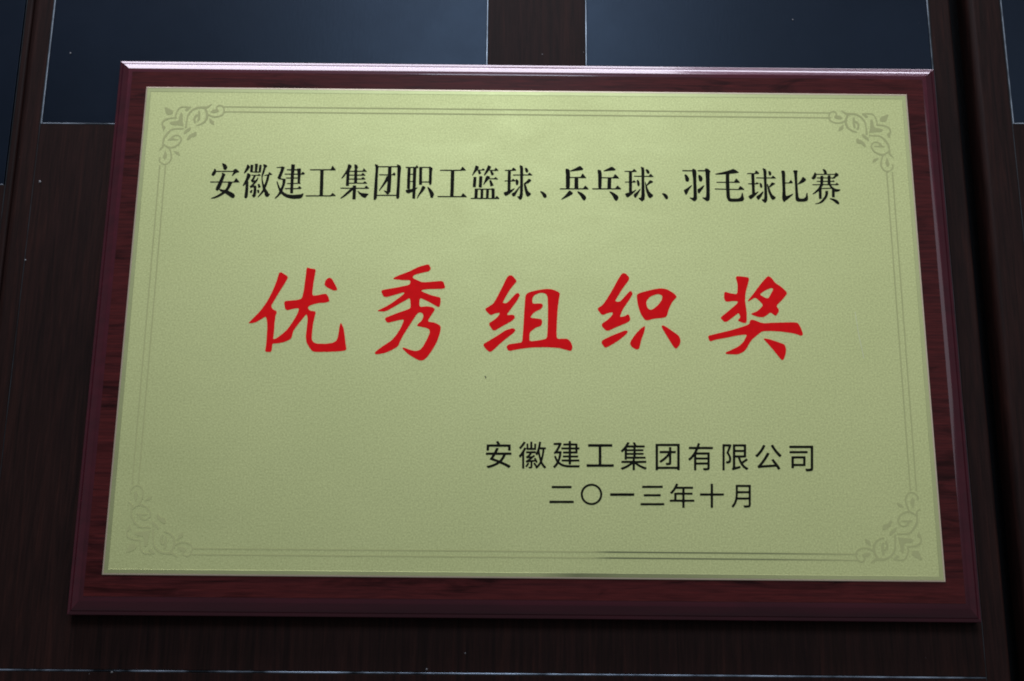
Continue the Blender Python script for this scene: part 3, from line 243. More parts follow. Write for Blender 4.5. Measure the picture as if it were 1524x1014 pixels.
('毛','title',[[14495,9106,14439,9109,14411,9117,14327,9158,14299,9178,14255,9239,14223,9344,14185,9393,14174,9533,14167,9988,14159,10010,14143,10016,13998,10024,13662,10024,13592,10031,13403,10031,13368,10042,13354,10065,13356,10086,13366,10100,13403,10113,13536,10113,13606,10107,13949,10106,14026,10099,14138,10100,14160,10107,14166,10128,14160,10191,14160,10520,14152,10544,14124,10549,13697,10549,13550,10542,13515,10553,13503,10569,13501,10583,13503,10597,13515,10613,13550,10624,13697,10625,13767,10631,14131,10632,14159,10638,14167,10660,14174,10940,14188,11150,14185,11192,14180,11199,14166,11202,13823,11173,13578,11165,13452,11176,13431,11189,13427,11206,13445,11233,13480,11252,13916,11360,14308,11472,14516,11542,14677,11616,14719,11622,14796,11609,14845,11588,15090,11413,15118,11381,15123,11353,15111,11334,15090,11322,14999,11301,14481,11234,14460,11227,14451,11213,14446,11188,14438,10940,14432,10884,14431,10758,14425,10702,14428,10653,14432,10645,14453,10639,14712,10639,14740,10643,14761,10660,14894,10858,14915,10877,14936,10881,14957,10874,14976,10856,15155,10639,15177,10604,15178,10583,15167,10567,15146,10558,14978,10549,14768,10549,14670,10556,14460,10556,14432,10549,14425,10520,14428,10107,14439,10095,14453,10093,14768,10092,14852,10085,15027,10089,15050,10107,15161,10296,15181,10314,15202,10318,15237,10298,15363,10180,15456,10086,15469,10065,15470,10051,15454,10031,15412,10018,15270,10016,15118,10003,14894,10003,14817,10010,14433,10009,14425,9991,14425,9925,14432,9855,14432,9617,14438,9561,14439,9435,14445,9407,14460,9380,14474,9370,14586,9351,14677,9357,14932,9358,15062,9386,15154,9456,15181,9490,15216,9558,15280,9764,15300,9791,15328,9798,15352,9785,15368,9750,15391,9529,15405,9463,15438,9379,15441,9351,15424,9288,15381,9225,15342,9179,15300,9158,15132,9122,14691,9100,14551,9100]]),
('球','title',[[16891,9040,16857,9062,16729,9202,16682,9258,16672,9286,16679,9307,16702,9325,16814,9325,16828,9332,16869,9503,16878,9650,16878,9839,16885,9902,16885,10084,16892,10154,16892,10553,16899,10630,16889,10896,16884,10904,16863,10910,16380,10912,16351,10924,16341,10938,16340,10952,16345,10966,16359,10979,16422,10992,16856,10993,16885,11001,16892,11022,16892,11232,16877,11486,16838,11652,16843,11673,16852,11687,16870,11698,16891,11703,16926,11696,17045,11641,17068,11624,17084,11596,17121,11407,17102,11029,17108,11007,17136,11000,17423,11002,17451,11020,17528,11120,17542,11130,17563,11134,17598,11118,17696,11031,17755,10973,17769,10945,17759,10923,17724,10911,17458,10910,17381,10917,17136,10917,17115,10915,17101,10903,17094,10840,17094,10532,17099,10469,17101,10462,17116,10490,17129,10502,17143,10504,17163,10490,17181,10455,17220,10339,17234,10312,17248,10318,17384,10525,17425,10581,17451,10605,17500,10618,17535,10614,17647,10563,17679,10532,17683,10497,17661,10464,17293,10224,17276,10210,17271,10196,17381,9835,17402,9787,17479,9668,17660,9510,17677,9475,17685,9426,17675,9398,17640,9367,17542,9299,17486,9282,17458,9282,17430,9294,17350,9384,17314,9454,17280,9538,17182,9832,17146,10014,17106,10406,17101,10441,17094,10445,17089,10406,17095,10329,17094,9636,17100,9531,17072,9230,17056,9188,16968,9066,16933,9044],[16422,9277,16401,9292,16371,9328,16328,9398,16296,9489,16299,9517,16313,9545,16345,9579,16460,9643,16528,9692,16681,9841,16758,9904,16786,9919,16814,9917,16824,9909,16832,9888,16825,9846,16727,9629,16671,9531,16513,9313,16464,9277,16443,9273],[15890,9320,15841,9345,15793,9391,15753,9475,15744,9517,15761,9559,15799,9599,15992,9706,16005,9720,16003,10021,16010,10105,16009,10435,16006,10448,15995,10455,15785,10458,15763,10469,15753,10483,15752,10497,15763,10518,15785,10529,15988,10539,16002,10545,16007,10553,16009,11214,16003,11232,15986,11239,15743,11235,15714,11253,15708,11281,15722,11304,15757,11315,15890,11315,15960,11322,16226,11322,16247,11326,16268,11352,16342,11505,16359,11522,16387,11525,16422,11500,16572,11351,16592,11323,16595,11302,16576,11277,16506,11242,16261,11239,16240,11233,16235,11225,16234,10560,16240,10545,16254,10539,16296,10543,16352,10604,16366,10614,16387,10618,16422,10605,16499,10558,16520,10539,16527,10518,16522,10504,16506,10491,16436,10465,16303,10454,16254,10460,16240,10456,16236,10448,16232,10287,16226,10224,16226,9833,16233,9816,16252,9818,16443,9919,16457,9918,16471,9909,16477,9881,16458,9846,16312,9671,16214,9566,16025,9384,15995,9359,15939,9325,15911,9318],[16674,10182,16646,10199,16621,10238,16601,10280,16586,10343,16571,10483,16571,10525,16585,10560,16611,10575,16632,10573,16653,10561,16702,10520,16736,10483,16760,10434,16775,10357,16777,10294,16761,10245,16716,10190,16695,10181],[17325,11138,17297,11159,17272,11204,17258,11246,17243,11337,17236,11407,17237,11442,17255,11475,17283,11490,17325,11482,17409,11444,17442,11407,17456,11365,17456,11260,17437,11197,17416,11171,17374,11143,17353,11136]]),
('比','title',[[18263,9125,18239,9140,18217,9168,18155,9308,18146,9343,18138,9434,18138,9539,18178,9924,18193,10232,18193,11191,18185,11331,18162,11464,18173,11499,18193,11520,18214,11533,18242,11539,18368,11545,18396,11536,18414,11513,18450,11345,18451,11247,18424,10750,18423,10652,18429,10631,18444,10624,18466,10623,18641,10623,18669,10629,18690,10651,18786,10799,18802,10813,18823,10819,18844,10811,18862,10792,18953,10652,18963,10624,18953,10596,18907,10558,18886,10549,18452,10547,18423,10540,18416,10519,18416,10400,18409,10330,18409,9728,18417,9675,18445,9596,18452,9590,18466,9588,18672,9665,18886,9761,18907,9765,18921,9761,18933,9749,18937,9728,18930,9707,18909,9679,18683,9460,18564,9359,18385,9224,18305,9133,18284,9122],[19278,9160,19208,9178,19145,9219,19117,9245,19105,9273,19083,9420,19089,9735,19096,9819,19096,10743,19089,10827,19089,11100,19073,11331,19030,11471,19026,11499,19034,11527,19054,11549,19075,11565,19110,11574,19292,11571,19334,11547,19354,11513,19352,11478,19320,11367,19306,11228,19298,11107,19298,10918,19291,10855,19291,10680,19284,10610,19285,10561,19292,10531,19299,10527,19474,10735,19579,10884,19661,11030,19684,11049,19726,11053,19775,11030,19896,10918,19911,10897,19920,10862,19919,10813,19899,10778,19768,10664,19698,10620,19614,10577,19376,10485,19341,10482,19299,10504,19292,10484,19291,10442,19291,10113,19298,10036,19299,9840,19305,9784,19306,9683,19321,9539,19334,9490,19355,9454,19378,9427,19418,9410,19453,9405,19572,9405,19628,9410,19696,9434,19796,9515,19817,9547,19838,9595,19883,9812,19894,9830,19908,9842,19929,9846,19943,9840,19960,9819,19968,9791,19990,9546,19991,9406,19980,9350,19953,9294,19922,9247,19880,9219,19831,9198,19698,9171,19558,9155,19334,9154]]),
('赛','title',[[22100,8979,22030,9012,21988,9039,21932,9084,21775,9233,21692,9296,21540,9382,21519,9408,21523,9436,21540,9449,21568,9453,21764,9425,21848,9403,21988,9350,22058,9304,22095,9268,22167,9163,22181,9135,22192,9093,22187,9051,22163,9002,22135,8981],[20490,8987,20471,9002,20467,9016,20471,9030,20483,9042,20511,9052,20615,9072,20675,9093,20755,9135,20835,9191,20931,9285,21071,9456,21155,9580,21204,9677,21225,9779,21234,9961,21246,9992,21267,10005,21295,10009,21407,10008,21437,9996,21447,9982,21450,9961,21432,9786,21411,9688,21375,9590,21320,9492,21258,9401,21176,9296,21101,9212,21001,9124,20945,9089,20882,9059,20798,9032,20651,8998,20525,8984],[20791,9391,20768,9408,20757,9450,20771,9884,20777,9940,20770,9970,20749,9961,20567,9831,20420,9754,20371,9734,20343,9730,20322,9739,20314,9758,20319,9779,20330,9793,20460,9905,20620,10066,20686,10140,20763,10241,20879,10423,20875,10433,20847,10437,20763,10437,20693,10430,20399,10431,20371,10438,20353,10458,20351,10479,20358,10493,20371,10504,20392,10512,20749,10513,20885,10521,20903,10528,20910,10549,20917,10637,20918,10675,20914,10689,20903,10693,20700,10692,20678,10703,20669,10717,20667,10731,20678,10752,20700,10763,20903,10765,20922,10773,20931,10800,20938,10945,20917,10955,20714,10958,20686,10976,20681,10997,20686,11011,20700,11023,20721,11030,20938,11034,20950,11046,20958,11109,20971,11144,20994,11160,21022,11164,21120,11164,21155,11153,21171,11123,21171,11053,21183,11040,21443,11039,21459,11046,21466,11060,21472,11158,21479,11179,21491,11193,21519,11205,21624,11212,21659,11206,21673,11196,21683,11179,21687,11045,21701,11038,21743,11037,21820,11045,21841,11054,21876,11090,21925,11118,21960,11181,21973,11235,21960,11246,21330,11242,21246,11236,20704,11235,20688,11221,20677,11158,20642,11039,20606,10976,20574,10941,20504,10889,20469,10874,20434,10872,20392,10887,20338,10927,20320,10955,20319,10990,20330,11018,20399,11104,20441,11167,20504,11293,20551,11403,20567,11420,20581,11425,20595,11426,20615,11417,20633,11396,20669,11319,20693,11305,20763,11311,21218,11313,21227,11319,21231,11333,21214,11459,21197,11509,21145,11606,21137,11634,21141,11655,21150,11669,21162,11678,21183,11682,21246,11673,21295,11659,21330,11638,21364,11606,21432,11480,21441,11417,21428,11333,21442,11319,21981,11318,22002,11330,22034,11382,22065,11411,22100,11415,22135,11401,22184,11362,22264,11284,22280,11242,22274,11207,22247,11181,22025,11039,22014,11025,22006,10983,21981,10962,21827,10935,21801,10941,21778,10964,21764,10969,21715,10969,21687,10960,21678,10948,21673,10922,21667,10801,21673,10784,21694,10779,21792,10782,21806,10788,21841,10823,21869,10831,21890,10822,21916,10794,21942,10759,21951,10731,21947,10717,21932,10703,21862,10691,21806,10691,21750,10703,21673,10700,21663,10689,21659,10675,21654,10556,21659,10541,21680,10534,21974,10535,22012,10549,22079,10626,22100,10634,22128,10625,22231,10521,22238,10500,22236,10486,22212,10465,22023,10438,21995,10440,21946,10453,21708,10451,21694,10446,21692,10437,21736,10373,21795,10311,21862,10255,21951,10192,21999,10171,22058,10158,22217,10143,22303,10145,22324,10132,22333,10115,22333,10101,22324,10080,22289,10036,22254,10005,22212,9978,22163,9956,22044,9934,21925,9946,21919,9933,21912,9863,21903,9667,21896,9569,21890,9548,21876,9531,21855,9522,21743,9521,21722,9524,21705,9534,21695,9548,21689,9569,21720,10115,21715,10136,21694,10163,21673,10171,21645,10171,21589,10165,21246,10157,21190,10151,21043,10150,21005,10143,20992,10129,20987,10104,20986,9982,20980,9926,20979,9807,20961,9436,20945,9406,20917,9390,20826,9387],[21001,10227,21141,10226,21204,10233,21554,10241,21617,10249,21626,10255,21626,10262,21519,10440,21491,10444,21162,10444,21120,10437,21099,10423,20993,10248,20989,10234],[21145,10521,21218,10527,21407,10527,21428,10533,21437,10549,21442,10588,21440,10689,21428,10695,21407,10697,21148,10693,21138,10682,21134,10668,21125,10542,21128,10528],[21166,10773,21414,10772,21442,10778,21449,10789,21456,10829,21460,10941,21457,10955,21442,10962,21421,10963,21197,10963,21169,10957,21156,10927,21147,10801,21151,10780]]),
('优','red',[[-17849,-2253,-17873,-2243,-17909,-2209,-17929,-2180,-17938,-2144,-17902,-1784,-17900,-1592,-17889,-1508,-17890,-500,-17900,-440,-17902,-344,-17951,16,-17981,136,-18026,232,-18053,250,-18102,244,-18629,-97,-18761,-156,-18893,-189,-19133,-222,-19174,-200,-19178,-164,-18555,544,-18375,784,-18077,1257,-17909,1581,-17750,1960,-17597,2356,-17426,2896,-17303,3448,-17286,3472,-17261,3488,-17177,3515,-17141,3514,-16745,3272,-16720,3244,-16677,3160,-16663,3100,-16725,2956,-16869,2668,-17201,2065,-17669,1141,-17686,1096,-17688,1024,-17669,968,-17609,855,-17525,787,-17345,692,-17313,652,-17297,604,-17306,544,-17348,412,-17375,244,-17378,112,-17400,-116,-17401,-776,-17412,-848,-17414,-1028,-17435,-1256,-17426,-1292,-17405,-1326,-17381,-1333,-17229,-1268,-17103,-1184,-16805,-935,-16577,-708,-16515,-632,-16373,-431,-16169,-99,-16013,200,-15881,477,-15818,652,-15789,820,-15797,861,-15823,892,-15857,900,-15941,899,-16157,859,-16541,755,-16589,757,-16697,820,-16730,856,-16822,1240,-16825,1276,-16818,1300,-16768,1396,-16733,1421,-15989,1498,-15845,1528,-15702,1576,-15664,1600,-15615,1672,-15593,1721,-15526,2092,-15490,2404,-15488,2512,-15430,3208,-15404,3760,-15396,3796,-15353,3867,-15317,3883,-15125,3814,-14957,3789,-14849,3787,-14813,3778,-14769,3712,-14751,3652,-14868,2644,-14882,2332,-14893,2260,-14894,2044,-14904,1984,-14889,1924,-14837,1844,-14801,1833,-14549,1859,-14069,1965,-13985,1963,-13937,1952,-13897,1924,-13797,1780,-13753,1684,-13691,1492,-13701,1444,-13725,1408,-13865,1353,-14033,1321,-14393,1294,-14633,1243,-14812,1192,-14988,1120,-15089,1062,-15125,1011,-15142,952,-15139,904,-15114,856,-15046,772,-14945,730,-14681,692,-14633,659,-14605,616,-14607,568,-14711,-20,-14748,-308,-14762,-620,-14773,-692,-14774,-884,-14785,-968,-14785,-1232,-14765,-1346,-14705,-1465,-14633,-1533,-14501,-1594,-14345,-1623,-14081,-1624,-13937,-1636,-13709,-1621,-13397,-1568,-13301,-1538,-13169,-1469,-13117,-1424,-13076,-1364,-13001,-1159,-12970,-980,-12930,-512,-12882,-212,-12857,-158,-12833,-146,-12809,-149,-12784,-176,-12663,-404,-12606,-584,-12519,-1052,-12443,-1616,-12367,-1940,-12380,-2024,-12437,-2087,-12545,-2122,-12857,-2159,-13157,-2183,-13313,-2184,-13625,-2207,-13961,-2208,-14045,-2219,-14477,-2219,-14669,-2176,-14717,-2150,-14914,-1916,-15082,-1652,-15135,-1520,-15175,-1340,-15200,-1160,-15200,-1004,-15189,-920,-15188,-776,-15178,-716,-15152,-200,-15141,-128,-15141,160,-15204,424,-15221,446,-15245,451,-15282,424,-15703,-152,-15989,-576,-16050,-692,-16097,-836,-16158,-1148,-16177,-1208,-16199,-1256,-16245,-1316,-16313,-1369,-16457,-1444,-16589,-1503,-16733,-1555,-17009,-1617,-17201,-1643,-17345,-1645,-17417,-1664,-17458,-1700,-17471,-1724,-17474,-1976,-17487,-2108,-17506,-2192,-17537,-2221,-17597,-2253],[-13397,2211,-13541,2253,-13865,2416,-13961,2482,-14069,2596,-14090,2680,-14052,2872,-14028,2932,-13990,2992,-13932,3064,-13877,3107,-13793,3142,-13757,3144,-13697,3129,-13601,3068,-13523,2968,-13353,2668,-13198,2368,-13190,2284,-13201,2248,-13229,2231]]),
('秀','red',[[-7287,-2756,-7383,-2738,-7539,-2666,-7875,-2472,-8067,-2348,-8163,-2270,-8458,-1987,-8512,-1915,-8525,-1879,-8521,-1867,-8499,-1854,-8427,-1852,-8343,-1875,-8018,-1999,-7875,-2038,-7683,-2077,-7587,-2077,-7395,-2038,-7295,-1975,-7155,-1804,-7071,-1670,-6855,-1238,-6804,-1123,-6693,-823,-6680,-751,-6680,-691,-6711,-559,-6759,-510,-6879,-448,-7011,-412,-7191,-381,-7419,-327,-7527,-293,-7562,-259,-7563,-235,-7539,-193,-7461,-103,-7299,49,-7239,134,-7191,245,-7152,377,-7149,449,-7191,581,-7244,629,-7359,682,-7425,677,-7539,613,-7612,533,-7745,317,-8319,-659,-8463,-923,-8679,-1368,-8727,-1483,-8792,-1687,-8883,-1810,-9183,-2000,-9387,-2103,-9615,-2210,-9807,-2271,-10155,-2336,-10287,-2351,-10335,-2345,-10359,-2332,-10403,-2263,-10402,-2227,-10386,-2191,-10287,-2088,-9867,-1754,-9385,-1411,-9243,-1283,-9051,-1053,-8929,-871,-8738,-535,-8640,-331,-8511,27,-8503,77,-8508,137,-8535,156,-8583,156,-8909,89,-9507,-74,-9579,-69,-9663,-46,-9706,5,-9792,173,-9789,209,-9769,257,-9746,281,-9687,312,-9015,600,-8211,902,-8079,1000,-8063,1025,-8059,1049,-8059,1277,-8097,1601,-8116,1661,-8139,1682,-8163,1690,-8206,1673,-8919,1243,-9627,802,-9843,729,-9891,722,-10251,734,-10298,749,-10317,773,-10311,791,-10287,810,-9739,1097,-9459,1275,-9121,1529,-8857,1745,-8603,1961,-8559,2007,-8518,2069,-8530,2105,-8559,2123,-8655,2108,-9351,1881,-9711,1773,-9771,1768,-9927,1808,-9963,1841,-10111,2141,-10103,2201,-10071,2266,-10011,2288,-9759,2347,-8979,2495,-8329,2645,-8247,2679,-8163,2736,-8138,2765,-8120,2945,-8136,2981,-8187,3018,-8235,3025,-8403,3025,-8475,3017,-8535,3025,-8691,3026,-9231,3076,-9279,3097,-9307,3125,-9314,3149,-9303,3170,-9075,3301,-8907,3384,-8336,3617,-8178,3689,-7647,3972,-7419,4065,-6987,4195,-6879,4177,-6835,4157,-6728,3953,-6719,3905,-6724,3845,-6795,3732,-6831,3706,-6939,3657,-7407,3548,-7658,3473,-7823,3413,-7875,3381,-7947,3305,-7954,3245,-7923,3183,-7839,3121,-7551,3000,-7371,2912,-7263,2890,-7095,2889,-6771,2914,-5967,2991,-5835,2934,-5793,2897,-5695,2597,-5687,2525,-5694,2489,-5715,2466,-5823,2416,-5979,2402,-6255,2401,-6339,2390,-6711,2389,-6783,2378,-6903,2376,-7193,2333,-7280,2309,-7318,2273,-7312,2237,-7282,2213,-7175,2153,-7007,2081,-6590,1925,-6063,1797,-6027,1779,-6001,1745,-5976,1673,-5977,1373,-6037,1133,-6051,1109,-6087,1089,-6135,1084,-6183,1102,-6775,1445,-7064,1589,-7323,1702,-7359,1697,-7420,1649,-7435,1625,-7439,1229,-7420,1169,-7371,1108,-7347,1091,-7287,1090,-7059,1124,-6819,1123,-6579,1080,-6483,1041,-6394,977,-6378,953,-6372,917,-6392,833,-6771,193,-6798,125,-6799,77,-6771,38,-6723,14,-6651,-2,-6447,-20,-6279,-74,-6003,-220,-5959,-283,-5920,-367,-5941,-643,-5977,-823,-6107,-1267,-6211,-1519,-6403,-1891,-6499,-2059,-6705,-2371,-6802,-2503,-6951,-2654,-7023,-2702,-7143,-2751,-7191,-2758]]),
('组','red',[[-2531,-2096,-2591,-2068,-2723,-1967,-2800,-1878,-2940,-1686,-2960,-1650,-2963,-1626,-2949,-1554,-2927,-1520,-2113,-1002,-1883,-848,-1547,-602,-1379,-514,-1079,-418,-995,-399,-887,-405,-803,-467,-782,-498,-776,-522,-776,-558,-788,-594,-876,-702,-1000,-822,-1453,-1194,-1655,-1371,-1979,-1670,-2068,-1770,-2273,-1974,-2447,-2089,-2483,-2097],[-1103,-2011,-1211,-1997,-1267,-1974,-1350,-1806,-1358,-1758,-1352,-1698,-1324,-1650,-1269,-1590,-1211,-1559,-1127,-1531,-695,-1464,-395,-1407,-359,-1389,-319,-1350,-299,-1320,-287,-1281,-266,-930,-256,-870,-254,-738,-244,-678,-242,-546,-232,-486,-230,-354,-220,-294,-218,-162,-207,-90,-194,306,-183,378,-182,558,-171,642,-170,810,-160,882,-158,1050,-148,1110,-122,1590,-84,1962,-39,2070,85,2178,277,2258,601,2348,817,2396,1273,2469,1465,2480,1717,2457,1801,2441,1945,2395,2149,2293,2233,2242,2301,2154,2310,2106,2251,1770,2191,1326,2142,810,2128,462,2117,390,2116,246,2105,174,2104,-6,2093,-78,2092,-354,2081,-450,2083,-942,2125,-1073,2149,-1101,2269,-1118,2749,-1109,2857,-1146,2984,-1254,3031,-1314,3072,-1386,3158,-1614,3170,-1734,3137,-1854,3104,-1938,3049,-1971,2989,-1979,2355,-1806,2077,-1763,1645,-1750,1561,-1738,1021,-1738,925,-1750,577,-1751,517,-1761,265,-1775,-35,-1813,-575,-1897],[326,-1302,385,-1308,817,-1248,1081,-1197,1307,-1134,1333,-1122,1354,-1098,1419,-966,1437,-774,1438,-630,1449,-558,1450,-390,1461,-306,1462,42,1473,138,1473,1362,1462,1458,1460,1722,1429,1951,1340,2094,1292,2130,1225,2157,1069,2187,961,2185,889,2168,673,2088,577,2027,525,1974,445,1868,418,1794,401,1710,401,1506,407,1470,430,1446,504,1398,529,1392,793,1413,961,1413,1033,1399,1069,1378,1112,1326,1126,1302,1132,1266,1089,1146,1057,1086,1021,1042,937,982,637,824,479,702,395,618,288,438,291,414,310,390,369,366,973,291,1033,248,1051,222,1087,78,1076,-30,1027,-150,1008,-174,961,-215,913,-242,678,-330,556,-402,314,-606,253,-695,236,-738,210,-894,210,-1206,219,-1242,239,-1266],[-2243,-560,-2327,-544,-2370,-510,-2571,-186,-2582,-138,-2579,-42,-2543,-1,-2365,114,-2253,198,-2023,402,-1965,474,-1907,574,-1869,654,-1868,690,-1883,705,-1907,709,-2039,693,-2178,654,-2411,551,-2447,545,-2483,553,-2555,578,-2591,599,-2778,798,-2849,894,-2863,990,-2831,1027,-2399,1312,-2290,1422,-2159,1654,-2015,1941,-1667,2674,-1464,3138,-1367,3318,-1319,3372,-1223,3441,-1139,3453,-1055,3440,-995,3406,-928,3342,-751,3126,-720,3030,-722,2982,-1139,2432,-1225,2298,-1511,1766,-1629,1530,-1638,1482,-1618,1434,-1535,1416,-1439,1416,-1364,1446,-1195,1614,-822,2046,-731,2124,-683,2150,-611,2162,-575,2154,-539,2127,-486,2034,-490,1950,-615,1686,-734,1494,-1199,831,-1320,654,-1335,618,-1321,570,-1295,552,-995,581,-887,552,-857,522,-823,438,-813,390,-819,354,-858,282,-964,174,-1127,60,-1703,-280,-2135,-552,-2171,-566]]),
('织','red',[[7601,-1835,7529,-1816,7361,-1733,7259,-1653,7151,-1497,7139,-1401,7153,-1341,7199,-1221,7260,-1113,7501,-765,7619,-621,7793,-445,7858,-369,7973,-267,8105,-182,8153,-165,8183,-189,8193,-237,8150,-501,8097,-681,7961,-1029,7901,-1210,7797,-1665,7763,-1749,7744,-1773,7661,-1826],[10277,-1741,10253,-1730,10151,-1641,10044,-1485,9490,-513,9394,-321,9345,-177,9344,-129,9365,-99,9413,-90,9509,-107,9677,-197,10433,-749,10488,-801,10552,-885,10616,-1089,10616,-1209,10588,-1389,10534,-1509,10377,-1701,10337,-1729],[5465,-1714,5393,-1700,5355,-1677,5195,-1437,5172,-1365,5172,-1317,5218,-1233,5249,-1201,5369,-1118,5873,-860,6761,-494,6869,-476,6929,-494,6982,-525,6992,-561,6984,-597,6924,-705,6773,-856,6473,-1106,6269,-1259,5969,-1455,5633,-1649,5513,-1708],[5513,-502,5465,-473,5237,-237,5200,-153,5219,-33,5243,3,5309,67,5513,205,5657,323,5861,539,5936,651,5961,723,5970,783,5949,807,5909,814,5693,776,5530,723,5345,632,5309,625,5261,635,5189,664,5159,687,4960,951,4935,1011,4940,1107,4961,1135,5141,1249,5217,1311,5285,1381,5417,1547,5540,1731,5801,2167,5981,2491,6346,3183,6601,3591,6665,3657,6701,3681,6749,3690,6857,3685,6965,3617,7125,3423,7160,3327,7138,3231,7114,3171,7055,3075,6761,2664,6615,2439,6197,1729,6181,1695,6179,1659,6191,1635,6209,1623,6305,1592,6377,1593,6485,1622,6581,1703,7043,2235,7169,2361,7205,2379,7241,2381,7277,2370,7306,2343,7345,2283,7370,2223,7360,2151,7339,2091,7151,1755,6785,1212,6713,1090,6629,934,6490,579,6497,516,6509,504,6545,501,6744,543,6853,591,6989,679,7037,681,7088,651,7114,603,7180,411,7180,303,7162,267,7085,164,6905,55,6238,-237,5705,-496,5657,-505],[8321,265,8213,296,8113,399,7957,651,7878,831,7761,1215,7708,1479,7658,1971,7675,2103,7709,2155,7841,2233,8021,2299,8561,2453,8801,2513,9173,2584,9365,2598,9629,2570,9689,2557,9833,2505,10109,2343,10169,2300,10265,2225,10404,2079,10419,2055,10425,2019,10423,1971,10408,1923,10202,1707,10097,1558,9902,1155,9857,1034,9744,651,9657,519,9617,501,9437,457,9257,432,8957,404,8753,366,8477,280,8381,264],[8595,1035,8633,1033,8737,1071,8861,1153,9113,1371,9235,1515,9377,1741,9416,1839,9432,2007,9415,2055,9377,2099,9228,2163,9173,2171,9041,2156,8886,2103,8722,2043,8585,1960,8522,1899,8392,1743,8343,1659,8317,1527,8330,1419,8369,1263,8393,1197,8441,1124,8537,1053]]),
('奖','red',[[17574,-2491,17502,-2449,17401,-2334,16964,-1734,16405,-1050,16382,-1002,16398,-962,16434,-952,16626,-979,16782,-1018,17022,-1094,17346,-1202,17694,-1331,17748,-1362,17806,-1422,17834,-1482,17877,-1650,17877,-1782,17840,-2034,17797,-2178,17686,-2430,17622,-2492,17598,-2498],[14058,-2120,13998,-2111,13854,-2109,13746,-2090,13705,-2058,13699,-2022,13709,-1998,13782,-1944,14067,-1818,14522,-1590,14706,-1462,14902,-1278,14994,-1162,15162,-842,15192,-762,15195,-738,15186,-720,15162,-709,15114,-706,14874,-719,14562,-769,13806,-932,13110,-1071,12930,-1120,12750,-1190,12702,-1200,12654,-1183,12610,-1146,12578,-1062,12538,-918,12536,-882,12557,-834,12585,-798,12618,-779,14094,-402,14850,-162,15269,-6,15378,64,15418,102,15470,282,15510,342,15534,362,15618,380,15690,379,15810,346,16218,179,16446,142,16590,142,16986,176,17166,178,17250,189,17454,190,17538,201,17802,202,17886,213,18150,214,18234,225,18474,224,18714,199,18762,184,18799,150,18890,18,18961,-138,19082,-510,19099,-630,19097,-654,19084,-678,19026,-724,18990,-738,18882,-722,18642,-628,18390,-567,17814,-481,17574,-455,17262,-441,17190,-431,16986,-430,16902,-419,16794,-419,16722,-429,16518,-431,16398,-443,16254,-484,16194,-521,15952,-714,15639,-978,15522,-1108,15377,-1314,15306,-1427,15223,-1590,15143,-1710,15037,-1842,14958,-1907,14886,-1958,14610,-2093,14418,-2122],[15054,136,14970,157,14718,251,14682,277,14654,318,14648,342,14655,366,14787,510,14807,594,14802,641,14749,786,14730,815,14706,827,14670,826,14624,798,14274,517,13926,253,13878,224,13734,205,13686,216,13488,414,13467,462,13470,534,13493,570,13916,918,14358,1298,14610,1528,14672,1614,14678,1650,14672,1686,14646,1707,14610,1717,14310,1717,13962,1667,13854,1691,13811,1734,13751,1866,13732,2010,13769,2310,13790,2346,13854,2388,13878,2387,14107,2310,14226,2282,14562,2236,14598,2249,14670,2334,14701,2598,14714,2838,14700,3018,14614,3426,14625,3462,14670,3522,14694,3542,14718,3548,15078,3524,15450,3467,15474,3458,15497,3438,15532,3342,15525,3282,15422,2898,15282,2432,15239,2190,15202,1722,15213,1626,15215,1482,15261,1134,15263,1026,15274,954,15274,714,15262,630,15261,402,15247,294,15227,198,15210,162,15126,127],[16206,568,16074,586,15930,625,15810,670,15630,744,15601,774,15595,810,15606,834,15630,849,15918,963,16038,1036,16150,1134,16330,1314,16392,1410,16398,1455,16362,1539,16222,1710,16074,1858,15976,1938,15930,1961,15858,1953,15798,1934,15522,1752,15450,1715,15426,1709,15402,1720,15393,1758,15409,1794,15469,1878,15788,2262,16237,2874,16434,3119,16770,3496,16866,3558,16914,3567,17022,3510,17069,3474,17147,3390,17298,3159,17426,3030,17730,2818,17922,2641,18105,2430,18117,2394,18127,2286,18095,2226,17881,1950,17773,1830,17454,1509,17430,1475,17390,1350,17405,1314,17511,1158,17517,1038,17502,990,17346,724,17298,703,17226,695,16975,882,16878,888,16842,873,16704,750,16602,673,16458,589,16374,567],[16735,1950,16782,1950,16839,1986,16866,2015,17166,2556,17179,2634,17154,2661,17082,2689,16986,2675,16751,2574,16532,2454,16290,2269,16284,2202,16311,2166,16533,2022,16614,1983]]),
